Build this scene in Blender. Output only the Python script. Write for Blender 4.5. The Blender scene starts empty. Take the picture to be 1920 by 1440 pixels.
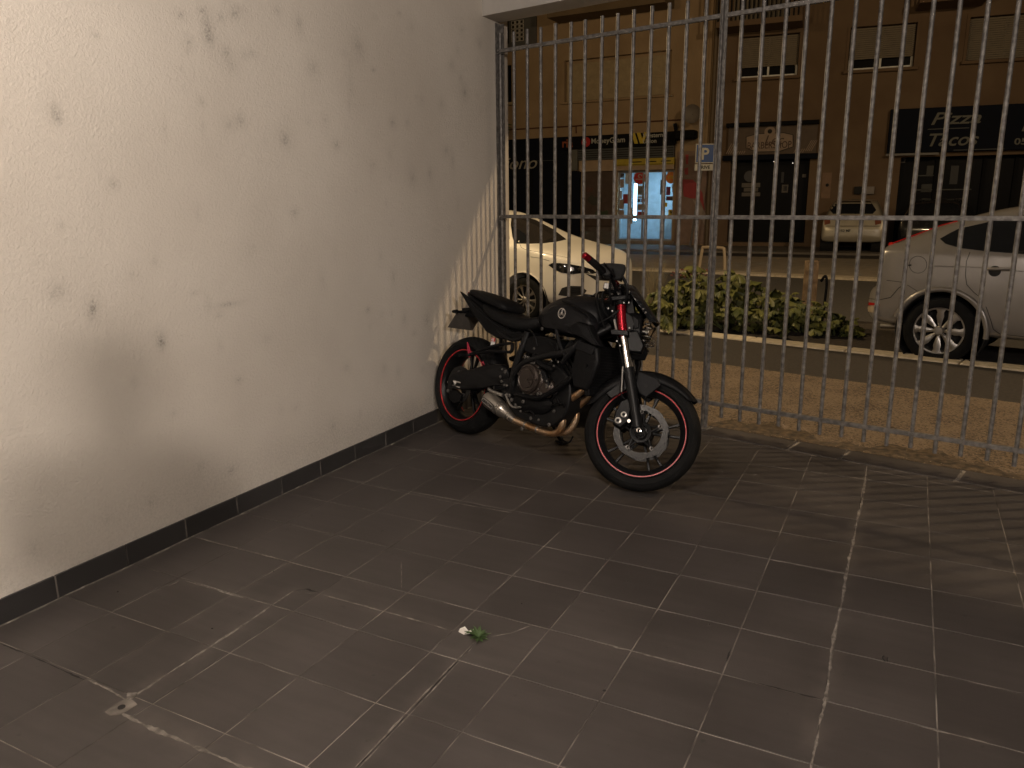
import bpy, bmesh, math, random
import numpy as np
from mathutils import Vector, Matrix, geometry
from mathutils.bvhtree import BVHTree
random.seed(7)
PI = math.pi
R = math.radians
scene = bpy.context.scene
col = scene.collection

# ------------------------------------------------------------------ camera, world, exposure
YAW, PITCH, ROLL, FPX, HC = -0.472532, -0.2291594, -0.0085071, 1449.043, 1.452
FW = Vector((math.sin(YAW)*math.cos(PITCH), math.cos(YAW)*math.cos(PITCH), math.sin(PITCH)))
_r = Vector((math.cos(YAW), -math.sin(YAW), 0)); _u = _r.cross(FW)
RT = _r*math.cos(ROLL) + _u*math.sin(ROLL); UP = -_r*math.sin(ROLL) + _u*math.cos(ROLL)
CAM = Vector((0, 0, HC))
cd = bpy.data.cameras.new('camera'); cam = bpy.data.objects.new('camera', cd); col.objects.link(cam)
cam.matrix_world = Matrix(((RT.x, UP.x, -FW.x, 0), (RT.y, UP.y, -FW.y, 0), (RT.z, UP.z, -FW.z, HC), (0, 0, 0, 1)))
cd.sensor_width = 36; cd.lens = FPX/1920*36; cd.clip_start = 0.05; cd.clip_end = 600
scene.camera = cam
w = bpy.data.worlds.new('World'); scene.world = w; w.use_nodes = True
nt = w.node_tree; nt.nodes.clear()
sky = nt.nodes.new('ShaderNodeTexSky'); sky.sky_type = 'NISHITA'; sky.sun_disc = False
sky.sun_elevation = R(-4); sky.sun_rotation = R(250)
bg = nt.nodes.new('ShaderNodeBackground'); bg.inputs[1].default_value = 0.03
out = nt.nodes.new('ShaderNodeOutputWorld')
nt.links.new(sky.outputs[0], bg.inputs[0]); nt.links.new(bg.outputs[0], out.inputs[0])
scene.view_settings.view_transform = 'Standard'; scene.view_settings.look = 'None'
scene.view_settings.exposure = 0; scene.view_settings.gamma = 1
try: scene.view_settings.use_curve_mapping = False
except Exception: pass

# every lamp of the place: (x, y, z, watts, colour, radius)
CEIL_NEAR = (-1.0, 0.70, 2.78, 142, (1.0, .875, .775), .10)
CEIL_FAR = (3.6, -2.9, 2.82, 780, (1.0, .87, .77), .16)
STREET_RIGHT = (7.5, 8.8, 8.0, 2050, (1.0, .72, .42), .13)
WALL_LAMP = (-6.0, 7.35, 4.6, 850, (1.0, .74, .42), .12)
STREET_LEFT = (-10.5, 15.0, 8.0, 320, (1.0, .64, .30), .15)

def ray(px, py): return FW + RT*((px-960)/FPX) - UP*((py-720)/FPX)
def G(px, py, z=0.0):
    d = ray(px, py); t = (z-HC)/d.z; return CAM + d*t
def VP(px, py, p0, ang):
    a = R(ang); n = Vector((-math.sin(a), math.cos(a), 0)); d = ray(px, py)
    t = n.dot(Vector((p0[0], p0[1], 0)) - Vector((CAM.x, CAM.y, 0)))/n.dot(d); return CAM + d*t

# ------------------------------------------------------------------ materials
MATS = {}
def mat(name, c, rough=.6, metal=0.0, var=.12, vscale=6, bump=0.0, bscale=60, emis=None, estr=0, spec=None, coat=0, rvar=.1, alpha=None, trans=0, objrand=0, ior=None):
    if name in MATS: return MATS[name]
    m = bpy.data.materials.new(name); m.use_nodes = True; MATS[name] = m
    n = m.node_tree.nodes; l = m.node_tree.links; p = n['Principled BSDF']
    tc = n.new('ShaderNodeTexCoord'); no = n.new('ShaderNodeTexNoise')
    no.inputs['Scale'].default_value = vscale; no.inputs['Detail'].default_value = 6
    l.new(tc.outputs['Object'], no.inputs['Vector'])
    mr = n.new('ShaderNodeMapRange'); mr.inputs[1].default_value = .3; mr.inputs[2].default_value = .7
    mr.inputs[3].default_value = 1-var; mr.inputs[4].default_value = 1+var
    l.new(no.outputs['Fac'], mr.inputs[0])
    sc = n.new('ShaderNodeVectorMath'); sc.operation = 'SCALE'; sc.inputs[0].default_value = c
    fac = mr.outputs[0]
    if objrand:
        oi = n.new('ShaderNodeObjectInfo'); m2 = n.new('ShaderNodeMapRange'); m2.inputs[3].default_value = 1-objrand; m2.inputs[4].default_value = 1+objrand
        l.new(oi.outputs['Random'], m2.inputs[0]); mm = n.new('ShaderNodeMath'); mm.operation = 'MULTIPLY'
        l.new(fac, mm.inputs[0]); l.new(m2.outputs[0], mm.inputs[1]); fac = mm.outputs[0]
    l.new(fac, sc.inputs['Scale']); l.new(sc.outputs[0], p.inputs['Base Color'])
    m3 = n.new('ShaderNodeMapRange'); m3.inputs[3].default_value = max(0, rough-rvar); m3.inputs[4].default_value = min(1, rough+rvar)
    l.new(no.outputs['Fac'], m3.inputs[0]); l.new(m3.outputs[0], p.inputs['Roughness'])
    p.inputs['Metallic'].default_value = metal
    if spec is not None: p.inputs['Specular IOR Level'].default_value = spec
    if coat: p.inputs['Coat Weight'].default_value = coat; p.inputs['Coat Roughness'].default_value = .06
    if bump:
        nb = n.new('ShaderNodeTexNoise'); nb.inputs['Scale'].default_value = bscale; nb.inputs['Detail'].default_value = 4
        l.new(tc.outputs['Object'], nb.inputs['Vector'])
        b = n.new('ShaderNodeBump'); b.inputs['Strength'].default_value = bump; b.inputs['Distance'].default_value = .01
        l.new(nb.outputs['Fac'], b.inputs['Height']); l.new(b.outputs[0], p.inputs['Normal'])
    if emis: p.inputs['Emission Color'].default_value = (*emis, 1); p.inputs['Emission Strength'].default_value = estr
    if trans: p.inputs['Transmission Weight'].default_value = trans
    if ior: p.inputs['IOR'].default_value = ior
    if alpha is not None: p.inputs['Alpha'].default_value = alpha
    return m

def nodes_of(m): return m.node_tree.nodes, m.node_tree.links, m.node_tree.nodes['Principled BSDF']

def plaster():
    m = bpy.data.materials.new('orange_peel_plaster'); m.use_nodes = True; n, l, p = nodes_of(m)
    tc = n.new('ShaderNodeTexCoord')
    big = n.new('ShaderNodeTexNoise'); big.inputs['Scale'].default_value = 1.1; big.inputs['Detail'].default_value = 5
    l.new(tc.outputs['Object'], big.inputs['Vector'])
    cr = n.new('ShaderNodeValToRGB'); cr.color_ramp.elements[0].color = (.58, .53, .465, 1); cr.color_ramp.elements[1].color = (.68, .63, .56, 1)
    cr.color_ramp.elements[0].position = .3; cr.color_ramp.elements[1].position = .7
    l.new(big.outputs['Fac'], cr.inputs[0])
    at = n.new('ShaderNodeAttribute'); at.attribute_name = 'grime'
    fine = n.new('ShaderNodeTexNoise'); fine.inputs['Scale'].default_value = 95; fine.inputs['Detail'].default_value = 5; fine.inputs['Roughness'].default_value = .7
    l.new(tc.outputs['Object'], fine.inputs['Vector'])
    mr = n.new('ShaderNodeMapRange'); mr.inputs[1].default_value = .38; mr.inputs[2].default_value = .66; mr.inputs[3].default_value = .25; mr.inputs[4].default_value = 1.5
    l.new(fine.outputs['Fac'], mr.inputs[0])
    mu = n.new('ShaderNodeMath'); mu.operation = 'MULTIPLY'; mu.use_clamp = True; l.new(at.outputs['Fac'], mu.inputs[0]); l.new(mr.outputs[0], mu.inputs[1])
    mx = n.new('ShaderNodeMix'); mx.data_type = 'RGBA'; mx.inputs['B'].default_value = (.10, .09, .075, 1)
    l.new(mu.outputs[0], mx.inputs['Factor']); l.new(cr.outputs[0], mx.inputs['A']); l.new(mx.outputs['Result'], p.inputs['Base Color'])
    p.inputs['Roughness'].default_value = .42; p.inputs['Specular IOR Level'].default_value = .5
    n1 = n.new('ShaderNodeTexNoise'); n1.inputs['Scale'].default_value = 88; n1.inputs['Detail'].default_value = 2.5; n1.inputs['Distortion'].default_value = .6
    n2 = n.new('ShaderNodeTexNoise'); n2.inputs['Scale'].default_value = 2.2; n2.inputs['Detail'].default_value = 2
    l.new(tc.outputs['Object'], n1.inputs['Vector']); l.new(tc.outputs['Object'], n2.inputs['Vector'])
    b = n.new('ShaderNodeBump'); b.inputs['Strength'].default_value = .6; b.inputs['Distance'].default_value = .0055
    b2 = n.new('ShaderNodeBump'); b2.inputs['Strength'].default_value = .2; b2.inputs['Distance'].default_value = .03
    l.new(n2.outputs['Fac'], b2.inputs['Height']); l.new(n1.outputs['Fac'], b.inputs['Height']); l.new(b2.outputs[0], b.inputs['Normal']); l.new(b.outputs[0], p.inputs['Normal'])
    return m

DUST = [((215, 1332), (480, 1450), .07, .55), ((228, 1322), (552, 1108), .06, .6), ((600, 1113), (850, 1183), .05, .5), ((888, 1205), (662, 1442), .05, .45), ((1626, 884), (1515, 1450), .05, .6), ((0, 1168), (820, 800), .07, .5), ((1440, 1049), (1587, 1077), .04, .4), ((343, 1087), (543, 1143), .05, .5), ((163, 1275), (630, 1005), .03, .35), ((1137, 1208), (1273, 1245), .04, .5), ((1313, 813), (1913, 927), .05, .45), ((1700, 1356), (1850, 1392), .04, .4)]
def tilemat():
    m = bpy.data.materials.new('slate_grey_tile'); m.use_nodes = True; n, l, p = nodes_of(m)
    tc = n.new('ShaderNodeNewGeometry'); oi = n.new('ShaderNodeObjectInfo')
    big = n.new('ShaderNodeTexNoise'); big.inputs['Scale'].default_value = 1.7; big.inputs['Detail'].default_value = 7; big.inputs['Roughness'].default_value = .62
    st = n.new('ShaderNodeMapping'); st.inputs['Scale'].default_value = (3, 26, 1)
    sn = n.new('ShaderNodeTexNoise'); sn.inputs['Scale'].default_value = 1.0; sn.inputs['Detail'].default_value = 4
    l.new(tc.outputs['Position'], big.inputs['Vector']); l.new(tc.outputs['Position'], st.inputs[0]); l.new(st.outputs[0], sn.inputs['Vector'])
    cr = n.new('ShaderNodeValToRGB'); cr.color_ramp.elements[0].position = .32; cr.color_ramp.elements[1].position = .72
    cr.color_ramp.elements[0].color = (.041, .0355, .0325, 1); cr.color_ramp.elements[1].color = (.068, .059, .0545, 1)
    l.new(big.outputs['Fac'], cr.inputs[0])
    mr = n.new('ShaderNodeMapRange'); mr.inputs[3].default_value = .89; mr.inputs[4].default_value = 1.10; l.new(oi.outputs['Random'], mr.inputs[0])
    m2 = n.new('ShaderNodeMapRange'); m2.inputs[1].default_value = .3; m2.inputs[2].default_value = .7; m2.inputs[3].default_value = .90; m2.inputs[4].default_value = 1.08; l.new(sn.outputs['Fac'], m2.inputs[0])
    mm = n.new('ShaderNodeMath'); mm.operation = 'MULTIPLY'; l.new(mr.outputs[0], mm.inputs[0]); l.new(m2.outputs[0], mm.inputs[1])
    # small dark scuffs
    sp = n.new('ShaderNodeTexNoise'); sp.inputs['Scale'].default_value = 22; sp.inputs['Detail'].default_value = 3; l.new(tc.outputs['Position'], sp.inputs['Vector'])
    m4 = n.new('ShaderNodeMapRange'); m4.inputs[1].default_value = .69; m4.inputs[2].default_value = .76; m4.inputs[3].default_value = 1; m4.inputs[4].default_value = .7; l.new(sp.outputs['Fac'], m4.inputs[0])
    mm2 = n.new('ShaderNodeMath'); mm2.operation = 'MULTIPLY'; l.new(mm.outputs[0], mm2.inputs[0]); l.new(m4.outputs[0], mm2.inputs[1])
    sc = n.new('ShaderNodeVectorMath'); sc.operation = 'SCALE'; l.new(cr.outputs[0], sc.inputs[0]); l.new(mm2.outputs[0], sc.inputs['Scale'])
    # dusty mortar smears that follow the repaired joints, and footprints of dust
    dn = n.new('ShaderNodeTexNoise'); dn.inputs['Scale'].default_value = 9; dn.inputs['Detail'].default_value = 6; l.new(tc.outputs['Position'], dn.inputs['Vector'])
    acc = None
    for (ax, ay), (bx2, by2), wd, st_ in DUST:
        a_ = G(ax, ay); b_ = G(bx2, by2); dv = (b_-a_); Ln = dv.length; dv = dv/Ln; nv = Vector((-dv.y, dv.x, 0))
        def dot(v, off):
            q = n.new('ShaderNodeVectorMath'); q.operation = 'DOT_PRODUCT'; l.new(tc.outputs['Position'], q.inputs[0]); q.inputs[1].default_value = v
            w_ = n.new('ShaderNodeMath'); w_.operation = 'SUBTRACT'; l.new(q.outputs['Value'], w_.inputs[0]); w_.inputs[1].default_value = off
            z_ = n.new('ShaderNodeMath'); z_.operation = 'ABSOLUTE'; l.new(w_.outputs[0], z_.inputs[0]); return z_.outputs[0]
        da = dot(nv, nv.dot(a_)); db_ = dot(dv, dv.dot(a_)+Ln/2)
        r1 = n.new('ShaderNodeMapRange'); r1.inputs[1].default_value = 0; r1.inputs[2].default_value = wd; r1.inputs[3].default_value = st_*.42; r1.inputs[4].default_value = 0; l.new(da, r1.inputs[0])
        r2 = n.new('ShaderNodeMapRange'); r2.inputs[1].default_value = Ln/2; r2.inputs[2].default_value = Ln/2+.05; r2.inputs[3].default_value = 1; r2.inputs[4].default_value = 0; l.new(db_, r2.inputs[0])
        mq = n.new('ShaderNodeMath'); mq.operation = 'MULTIPLY'; l.new(r1.outputs[0], mq.inputs[0]); l.new(r2.outputs[0], mq.inputs[1])
        if acc is None: acc = mq.outputs[0]
        else:
            mx_ = n.new('ShaderNodeMath'); mx_.operation = 'MAXIMUM'; l.new(acc, mx_.inputs[0]); l.new(mq.outputs[0], mx_.inputs[1]); acc = mx_.outputs[0]
    r3 = n.new('ShaderNodeMapRange'); r3.inputs[1].default_value = .38; r3.inputs[2].default_value = .66; l.new(dn.outputs['Fac'], r3.inputs[0])
    mq = n.new('ShaderNodeMath'); mq.operation = 'MULTIPLY'; l.new(acc, mq.inputs[0]); l.new(r3.outputs[0], mq.inputs[1])
    mxc = n.new('ShaderNodeMix'); mxc.data_type = 'RGBA'; mxc.inputs['B'].default_value = (.17, .145, .125, 1); l.new(mq.outputs[0], mxc.inputs['Factor']); l.new(sc.outputs[0], mxc.inputs['A']); l.new(mxc.outputs['Result'], p.inputs['Base Color'])
    m5 = n.new('ShaderNodeMapRange'); m5.inputs[3].default_value = .42; m5.inputs[4].default_value = .68; l.new(big.outputs['Fac'], m5.inputs[0]); l.new(m5.outputs[0], p.inputs['Roughness'])
    p.inputs['Specular IOR Level'].default_value = .4
    nb = n.new('ShaderNodeTexNoise'); nb.inputs['Scale'].default_value = 130; nb.inputs['Detail'].default_value = 3; l.new(tc.outputs['Position'], nb.inputs['Vector'])
    b = n.new('ShaderNodeBump'); b.inputs['Strength'].default_value = .12; b.inputs['Distance'].default_value = .002
    l.new(nb.outputs['Fac'], b.inputs['Height']); l.new(b.outputs[0], p.inputs['Normal'])
    return m

def ramp2(name, c0, c1, scale, p0=.35, p1=.65, rough=.9, detail=5, bump=0, bscale=80, voronoi=False, metal=0):
    m = bpy.data.materials.new(name); m.use_nodes = True; n, l, p = nodes_of(m)
    tc = n.new('ShaderNodeNewGeometry')
    if voronoi:
        t = n.new('ShaderNodeTexVoronoi'); t.inputs['Scale'].default_value = scale; o = t.outputs['Color']
        l.new(tc.outputs['Position'], t.inputs['Vector'])
        big = n.new('ShaderNodeTexNoise'); big.inputs['Scale'].default_value = 3; big.inputs['Detail'].default_value = 6; l.new(tc.outputs['Position'], big.inputs['Vector'])
        sx = n.new('ShaderNodeSeparateColor'); l.new(o, sx.inputs[0])
        ad = n.new('ShaderNodeMath'); ad.operation = 'ADD'; l.new(sx.outputs[0], ad.inputs[0]); l.new(big.outputs['Fac'], ad.inputs[1])
        hf = n.new('ShaderNodeMath'); hf.operation = 'MULTIPLY'; hf.inputs[1].default_value = .5; l.new(ad.outputs[0], hf.inputs[0]); o = hf.outputs[0]
        hgt = t.outputs['Distance']
    else:
        t = n.new('ShaderNodeTexNoise'); t.inputs['Scale'].default_value = scale; t.inputs['Detail'].default_value = detail
        l.new(tc.outputs['Position'], t.inputs['Vector']); o = t.outputs['Fac']; hgt = o
    cr = n.new('ShaderNodeValToRGB'); cr.color_ramp.elements[0].position = p0; cr.color_ramp.elements[1].position = p1
    cr.color_ramp.elements[0].color = (*c0, 1); cr.color_ramp.elements[1].color = (*c1, 1)
    l.new(o, cr.inputs[0]); l.new(cr.outputs[0], p.inputs['Base Color']); p.inputs['Roughness'].default_value = rough; p.inputs['Metallic'].default_value = metal
    if bump:
        b = n.new('ShaderNodeBump'); b.inputs['Strength'].default_value = bump; b.inputs['Distance'].default_value = .008
        l.new(hgt, b.inputs['Height']); l.new(b.outputs[0], p.inputs['Normal'])
    return m

M_plaster = plaster(); M_tile = tilemat()
M_mortar = ramp2('pale_mortar', (.05, .043, .037), (.25, .22, .19), 5, .42, .62, .95, bump=.5)
M_seam = ramp2('rough_mortar_seam', (.075, .065, .055), (.22, .195, .17), 30, .35, .65, .95, bump=.6)
M_darkgap = mat('dark_open_joint', (.015, .013, .012), .95)
M_galv = ramp2('galvanised_steel', (.095, .088, .080), (.215, .200, .184), 38, .35, .68, .52, 6, bump=.15, metal=.35)
M_concrete = mat('painted_concrete', (.42, .395, .36), .8, var=.08, bump=.2, bscale=120)
M_ochre = ramp2('washed_pebble_footpath', (.045, .03, .017), (.195, .142, .092), 100, .26, .60, .9, voronoi=True, bump=.4)
M_asph = ramp2('dark_asphalt', (.026, .021, .017), (.044, .036, .029), 40, .35, .65, .85, bump=.3)
M_road = ramp2('road_asphalt', (.055, .05, .045), (.085, .078, .068), 20, .35, .65, .85, bump=.3)
M_kerb = ramp2('pale_kerb_stone', (.40, .34, .25), (.60, .52, .39), 18, .3, .7, .85, bump=.3)
M_pave2 = ramp2('far_pavement', (.22, .185, .14), (.31, .265, .20), 5, .3, .7, .85)
M_soil = ramp2('planting_soil', (.02, .015, .01), (.06, .045, .03), 30, .3, .7, .95, bump=.8)
M_black = mat('black_satin_plastic', (.0055, .0055, .006), .42, var=.2, rvar=.06, spec=.12)
M_blackmet = mat('black_painted_metal', (.0065, .0065, .007), .36, 0, var=.2, spec=.2)
M_matte = mat('matte_black_paint', (.006, .006, .007), .42, var=.15, spec=.2)
M_rubber = mat('tyre_rubber', (.0085, .0085, .0085), .75, spec=.1, var=.25, bump=.2, bscale=200)
M_vinyl = mat('black_seat_vinyl', (.006, .006, .0065), .55, spec=.16, bump=.15, bscale=300)
M_grey = mat('graphite_panel', (.011, .011, .012), .6, 0, spec=.14)
M_bolt = mat('dull_steel_bolt', (.20, .19, .18), .42, .8)
M_chrome = mat('polished_metal', (.75, .73, .70), .16, 1.0, var=.05, rvar=.05)
M_alu = mat('brushed_aluminium', (.48, .46, .43), .34, .9)
M_red = mat('red_anodised', (.27, .008, .018), .28, .75, var=.1)
M_redpaint = mat('red_rim_tape', (.40, .014, .018), .35, 0, var=.1)
M_pinkred = mat('pink_red_plastic', (.40, .03, .06), .5)
M_bronze = mat('bronze_engine_cover', (.05, .038, .032), .34, .5)
M_titan = ramp2('heat_tinted_steel', (.42, .22, .09), (.60, .46, .32), 9, .35, .65, .34, 3, metal=.9)
M_muff = mat('satin_titanium', (.42, .39, .35), .3, .9)
M_disc = mat('brake_disc_steel', (.022, .021, .02), .38, .5)
M_glass = mat('dark_glass', (.012, .013, .015), .05, 0, var=0, rvar=.02, spec=.6)
M_lens = mat('clear_lens', (.9, .9, .9), .03, 0, var=0, rvar=.01, trans=1.0, ior=1.3)
M_white = mat('white_plastic', (.7, .7, .68), .5)
M_silver = mat('silver_car_paint', (.28, .262, .245), .32, .45, var=.03, coat=.6, rvar=.03)
M_whitecar = mat('white_car_paint', (.74, .70, .62), .35, 0, var=.02, coat=.7, rvar=.03)
M_beigecar = mat('champagne_car_paint', (.40, .36, .28), .35, .4, var=.03, coat=.6)
M_darkcar = mat('black_car_paint', (.012, .012, .014), .25, 0, var=.03, coat=.8)
M_tail = mat('red_lamp_glass', (.35, .01, .01), .12, 0, var=.1)
M_farglass = mat('street_window_glass', (.006, .006, .007), .4, 0, var=0, spec=.06)
M_arch = mat('wheel_well_black', (.006, .006, .006), .9)
M_gap = mat('panel_gap_black', (.01, .01, .01), .8)

# ------------------------------------------------------------------ mesh helpers
class MB:
    def __init__(s): s.v = []; s.f = []
    def add(s, vs, fs):
        o = len(s.v); s.v += [Vector(p) for p in vs]; s.f += [tuple(o+i for i in f) for f in fs]; return s
    def box(s, c, d, rz=0, M=None):
        x, y, z = d[0]/2, d[1]/2, d[2]/2
        vs = [Vector((a*x, b*y, e*z)) for a, b, e in ((-1,-1,-1),(1,-1,-1),(1,1,-1),(-1,1,-1),(-1,-1,1),(1,-1,1),(1,1,1),(-1,1,1))]
        rm = M if M else Matrix.Rotation(rz, 3, 'Z')
        vs = [rm @ v + Vector(c) for v in vs]
        return s.add(vs, [(0,3,2,1),(4,5,6,7),(0,1,5,4),(1,2,6,5),(2,3,7,6),(3,0,4,7)])
    def bx(s, x0, x1, y0, y1, z0, z1): return s.box(((x0+x1)/2, (y0+y1)/2, (z0+z1)/2), (abs(x1-x0), abs(y1-y0), abs(z1-z0)))
    def cyl(s, a, b, r0, r1=None, n=14, cap=True):
        r1 = r0 if r1 is None else r1; a = Vector(a); b = Vector(b); d = (b-a).normalized()
        e = d.orthogonal().normalized(); g = d.cross(e)
        vs = []
        for c, r in ((a, r0), (b, r1)):
            for k in range(n):
                t = 2*PI*k/n; vs.append(c + e*(r*math.cos(t)) + g*(r*math.sin(t)))
        fs = [(k, (k+1) % n, n+(k+1) % n, n+k) for k in range(n)]
        if cap: fs += [tuple(range(n-1, -1, -1)), tuple(range(n, 2*n))]
        return s.add(vs, fs)
    def tube(s, pts, r, n=10, steps=6, cap=True):
        P = [Vector(p) for p in pts]; rr = r if isinstance(r, (list, tuple)) else [r]*len(P)
        path = []; rad = []
        for i in range(len(P)-1):
            p0 = P[max(i-1, 0)]; p1 = P[i]; p2 = P[i+1]; p3 = P[min(i+2, len(P)-1)]
            for k in range(steps):
                t = k/steps
                path.append(.5*((2*p1)+(p2-p0)*t+(2*p0-5*p1+4*p2-p3)*t*t+(3*p1-p0-3*p2+p3)*t**3)); rad.append(rr[i]*(1-t)+rr[i+1]*t)
        path.append(P[-1]); rad.append(rr[-1])
        up = None; vs = []; m = len(path)
        for i, p in enumerate(path):
            d = (path[min(i+1, m-1)]-path[max(i-1, 0)]).normalized()
            if up is None: up = d.orthogonal().normalized()
            up = (up - d*up.dot(d)).normalized(); g = d.cross(up)
            for k in range(n):
                t = 2*PI*k/n; vs.append(p + up*(rad[i]*math.cos(t)) + g*(rad[i]*math.sin(t)))
        fs = [(i*n+k, i*n+(k+1) % n, (i+1)*n+(k+1) % n, (i+1)*n+k) for i in range(m-1) for k in range(n)]
        if cap: fs += [tuple(range(n-1, -1, -1)), tuple(range((m-1)*n, m*n))]
        return s.add(vs, fs)
    def prism(s, poly, y0, y1, inset=0.0, f=None):
        # poly in (x,z); extruded along y; the y1 face shrinks by inset
        n = len(poly); cx = sum(p[0] for p in poly)/n; cz = sum(p[1] for p in poly)/n
        def sh(p, k):
            d = Vector((p[0]-cx, p[1]-cz)); L = d.length or 1; d = d*(max(0, L-k)/L); return (cx+d.x, cz+d.y)
        vs = [Vector((p[0], y0, p[1])) for p in poly]
        if inset:
            ym = y0 + (y1-y0)*.6
            vs += [Vector((p[0], ym, p[1])) for p in poly]
            q = [sh(p, inset) for p in poly]; vs += [Vector((p[0], y1, p[1])) for p in q]; rings = 3
        else:
            vs += [Vector((p[0], y1, p[1])) for p in poly]; rings = 2
        if f: vs = [Vector(f(v)) for v in vs]
        fs = [tuple(range(n))] + [tuple(range(rings*n-1, (rings-1)*n-1, -1))]
        for r_ in range(rings-1):
            fs += [(r_*n+k, (r_)*n+(k+1) % n, (r_+1)*n+(k+1) % n, (r_+1)*n+k)[::-1] for k in range(n)]
        return s.add(vs, fs)
    def lathe(s, prof, c, axis='Y', n=32, closed=False):
        # prof list of (radius, offset along axis)
        c = Vector(c); vs = []
        for r_, o in prof:
            for k in range(n):
                t = 2*PI*k/n
                if axis == 'Y': vs.append(c + Vector((r_*math.cos(t), o, r_*math.sin(t))))
                elif axis == 'Z': vs.append(c + Vector((r_*math.cos(t), r_*math.sin(t), o)))
                else: vs.append(c + Vector((o, r_*math.cos(t), r_*math.sin(t))))
        m = len(prof); fs = []
        for i in range(m-1 if not closed else m):
            j = (i+1) % m
            fs += [(i*n+k, i*n+(k+1) % n, j*n+(k+1) % n, j*n+k) for k in range(n)]
        if not closed:
            fs += [tuple(range(n-1, -1, -1)), tuple(range((m-1)*n, m*n))]
        return s.add(vs, fs)
    def loft(s, rings, cap=True):
        n = len(rings[0]); vs = [p for r_ in rings for p in r_]
        fs = [(i*n+k, i*n+(k+1) % n, (i+1)*n+(k+1) % n, (i+1)*n+k) for i in range(len(rings)-1) for k in range(n)]
        if cap: fs += [tuple(range(n-1, -1, -1)), tuple(range((len(rings)-1)*n, len(rings)*n))]
        return s.add(vs, fs)
    def xf(s, f): s.v = [Vector(f(v)) for v in s.v]; return s
    def mesh(s, name, m=None, smooth=35):
        me = bpy.data.meshes.new(name); me.from_pydata([tuple(v) for v in s.v], [], s.f)
        bm = bmesh.new(); bm.from_mesh(me); bmesh.ops.recalc_face_normals(bm, faces=bm.faces); bm.to_mesh(me); bm.free()
        if m: me.materials.append(m)
        if smooth:
            me.polygons.foreach_set('use_smooth', [True]*len(me.polygons))
            me.set_sharp_from_angle(angle=R(smooth))
        me.update(); return me
    def build(s, name, m=None, parent=None, smooth=35, bevel=0, sub=0, loc=None):
        o = bpy.data.objects.new(name, s.mesh(name, m, smooth)); col.objects.link(o)
        if parent: o.parent = parent
        if loc: o.location = loc
        if bevel:
            b = o.modifiers.new('bevel', 'BEVEL'); b.width = bevel; b.segments = 2; b.limit_method = 'ANGLE'; b.angle_limit = R(35); b.harden_normals = False
        if sub:
            b = o.modifiers.new('subdivision', 'SUBSURF'); b.levels = sub; b.render_levels = sub
        return o

def tag(o, label=None, cat=None, group=None, kind=None):
    if label: o['label'] = label
    if cat: o['category'] = cat
    if group: o['group'] = group
    if kind: o['kind'] = kind
    return o
def empty(name, loc=(0, 0, 0), rz=0, parent=None):
    o = bpy.data.objects.new(name, None); col.objects.link(o); o.location = loc; o.rotation_euler = (0, 0, rz)
    o.empty_display_size = .1
    if parent: o.parent = parent
    return o
def inst(name, me, parent=None, loc=(0, 0, 0), rot=None):
    o = bpy.data.objects.new(name, me); col.objects.link(o); o.location = loc
    if rot: o.rotation_euler = rot
    if parent: o.parent = parent
    return o
def textmesh(s, size=1, shear=0, bold=0, ext=.004, align='LEFT', sx=1.0):
    cu = bpy.data.curves.new('lettering', 'FONT'); cu.body = s; cu.size = size; cu.shear = shear; cu.offset = bold; cu.extrude = ext
    cu.align_x = align; cu.resolution_u = 3
    o = bpy.data.objects.new('lettering', cu); col.objects.link(o); bpy.context.view_layer.update()
    me = bpy.data.meshes.new_from_object(o.evaluated_get(bpy.context.evaluated_depsgraph_get()))
    bpy.data.objects.remove(o)
    vs = [v.co.copy() for v in me.vertices]; fs = [tuple(p.vertices) for p in me.polygons]
    b = MB(); b.add([Vector((v.x*sx, v.y, v.z)) for v in vs], fs); return b
def smp(poly, n=4, closed=True):
    out = []
    m = len(poly)
    for i in range(m if closed else m-1):
        a = poly[i]; b = poly[(i+1) % m]
        for k in range(n): out.append((a[0]+(b[0]-a[0])*k/n, a[1]+(b[1]-a[1])*k/n))
    if not closed: out.append(poly[-1])
    return out
def catmull(poly, n=5):
    m = len(poly); out = []
    for i in range(m):
        p0, p1, p2, p3 = [Vector(poly[(i+j-1) % m]) for j in range(4)]
        for k in range(n):
            t = k/n; q = .5*((2*p1)+(p2-p0)*t+(2*p0-5*p1+4*p2-p3)*t*t+(3*p1-p0-3*p2+p3)*t**3); out.append((q.x, q.y))
    return out
def inpoly(p, poly):
    x, y = p; c = False; j = len(poly)-1
    for i in range(len(poly)):
        xi, yi = poly[i]; xj, yj = poly[j]
        if (yi > y) != (yj > y) and x < (xj-xi)*(y-yi)/(yj-yi)+xi: c = not c
        j = i
    return c

# ================================================================== SETTING
# ---- large ground sheet
M_ground = M_road
g = MB().add([(-250, -60, -.10), (250, -60, -.10), (250, 400, -.10), (-250, 400, -.10)], [(0, 1, 2, 3)]).build('road', M_road)
tag(g, 'dark asphalt road surface spreading under the whole street', kind='structure')

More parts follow.
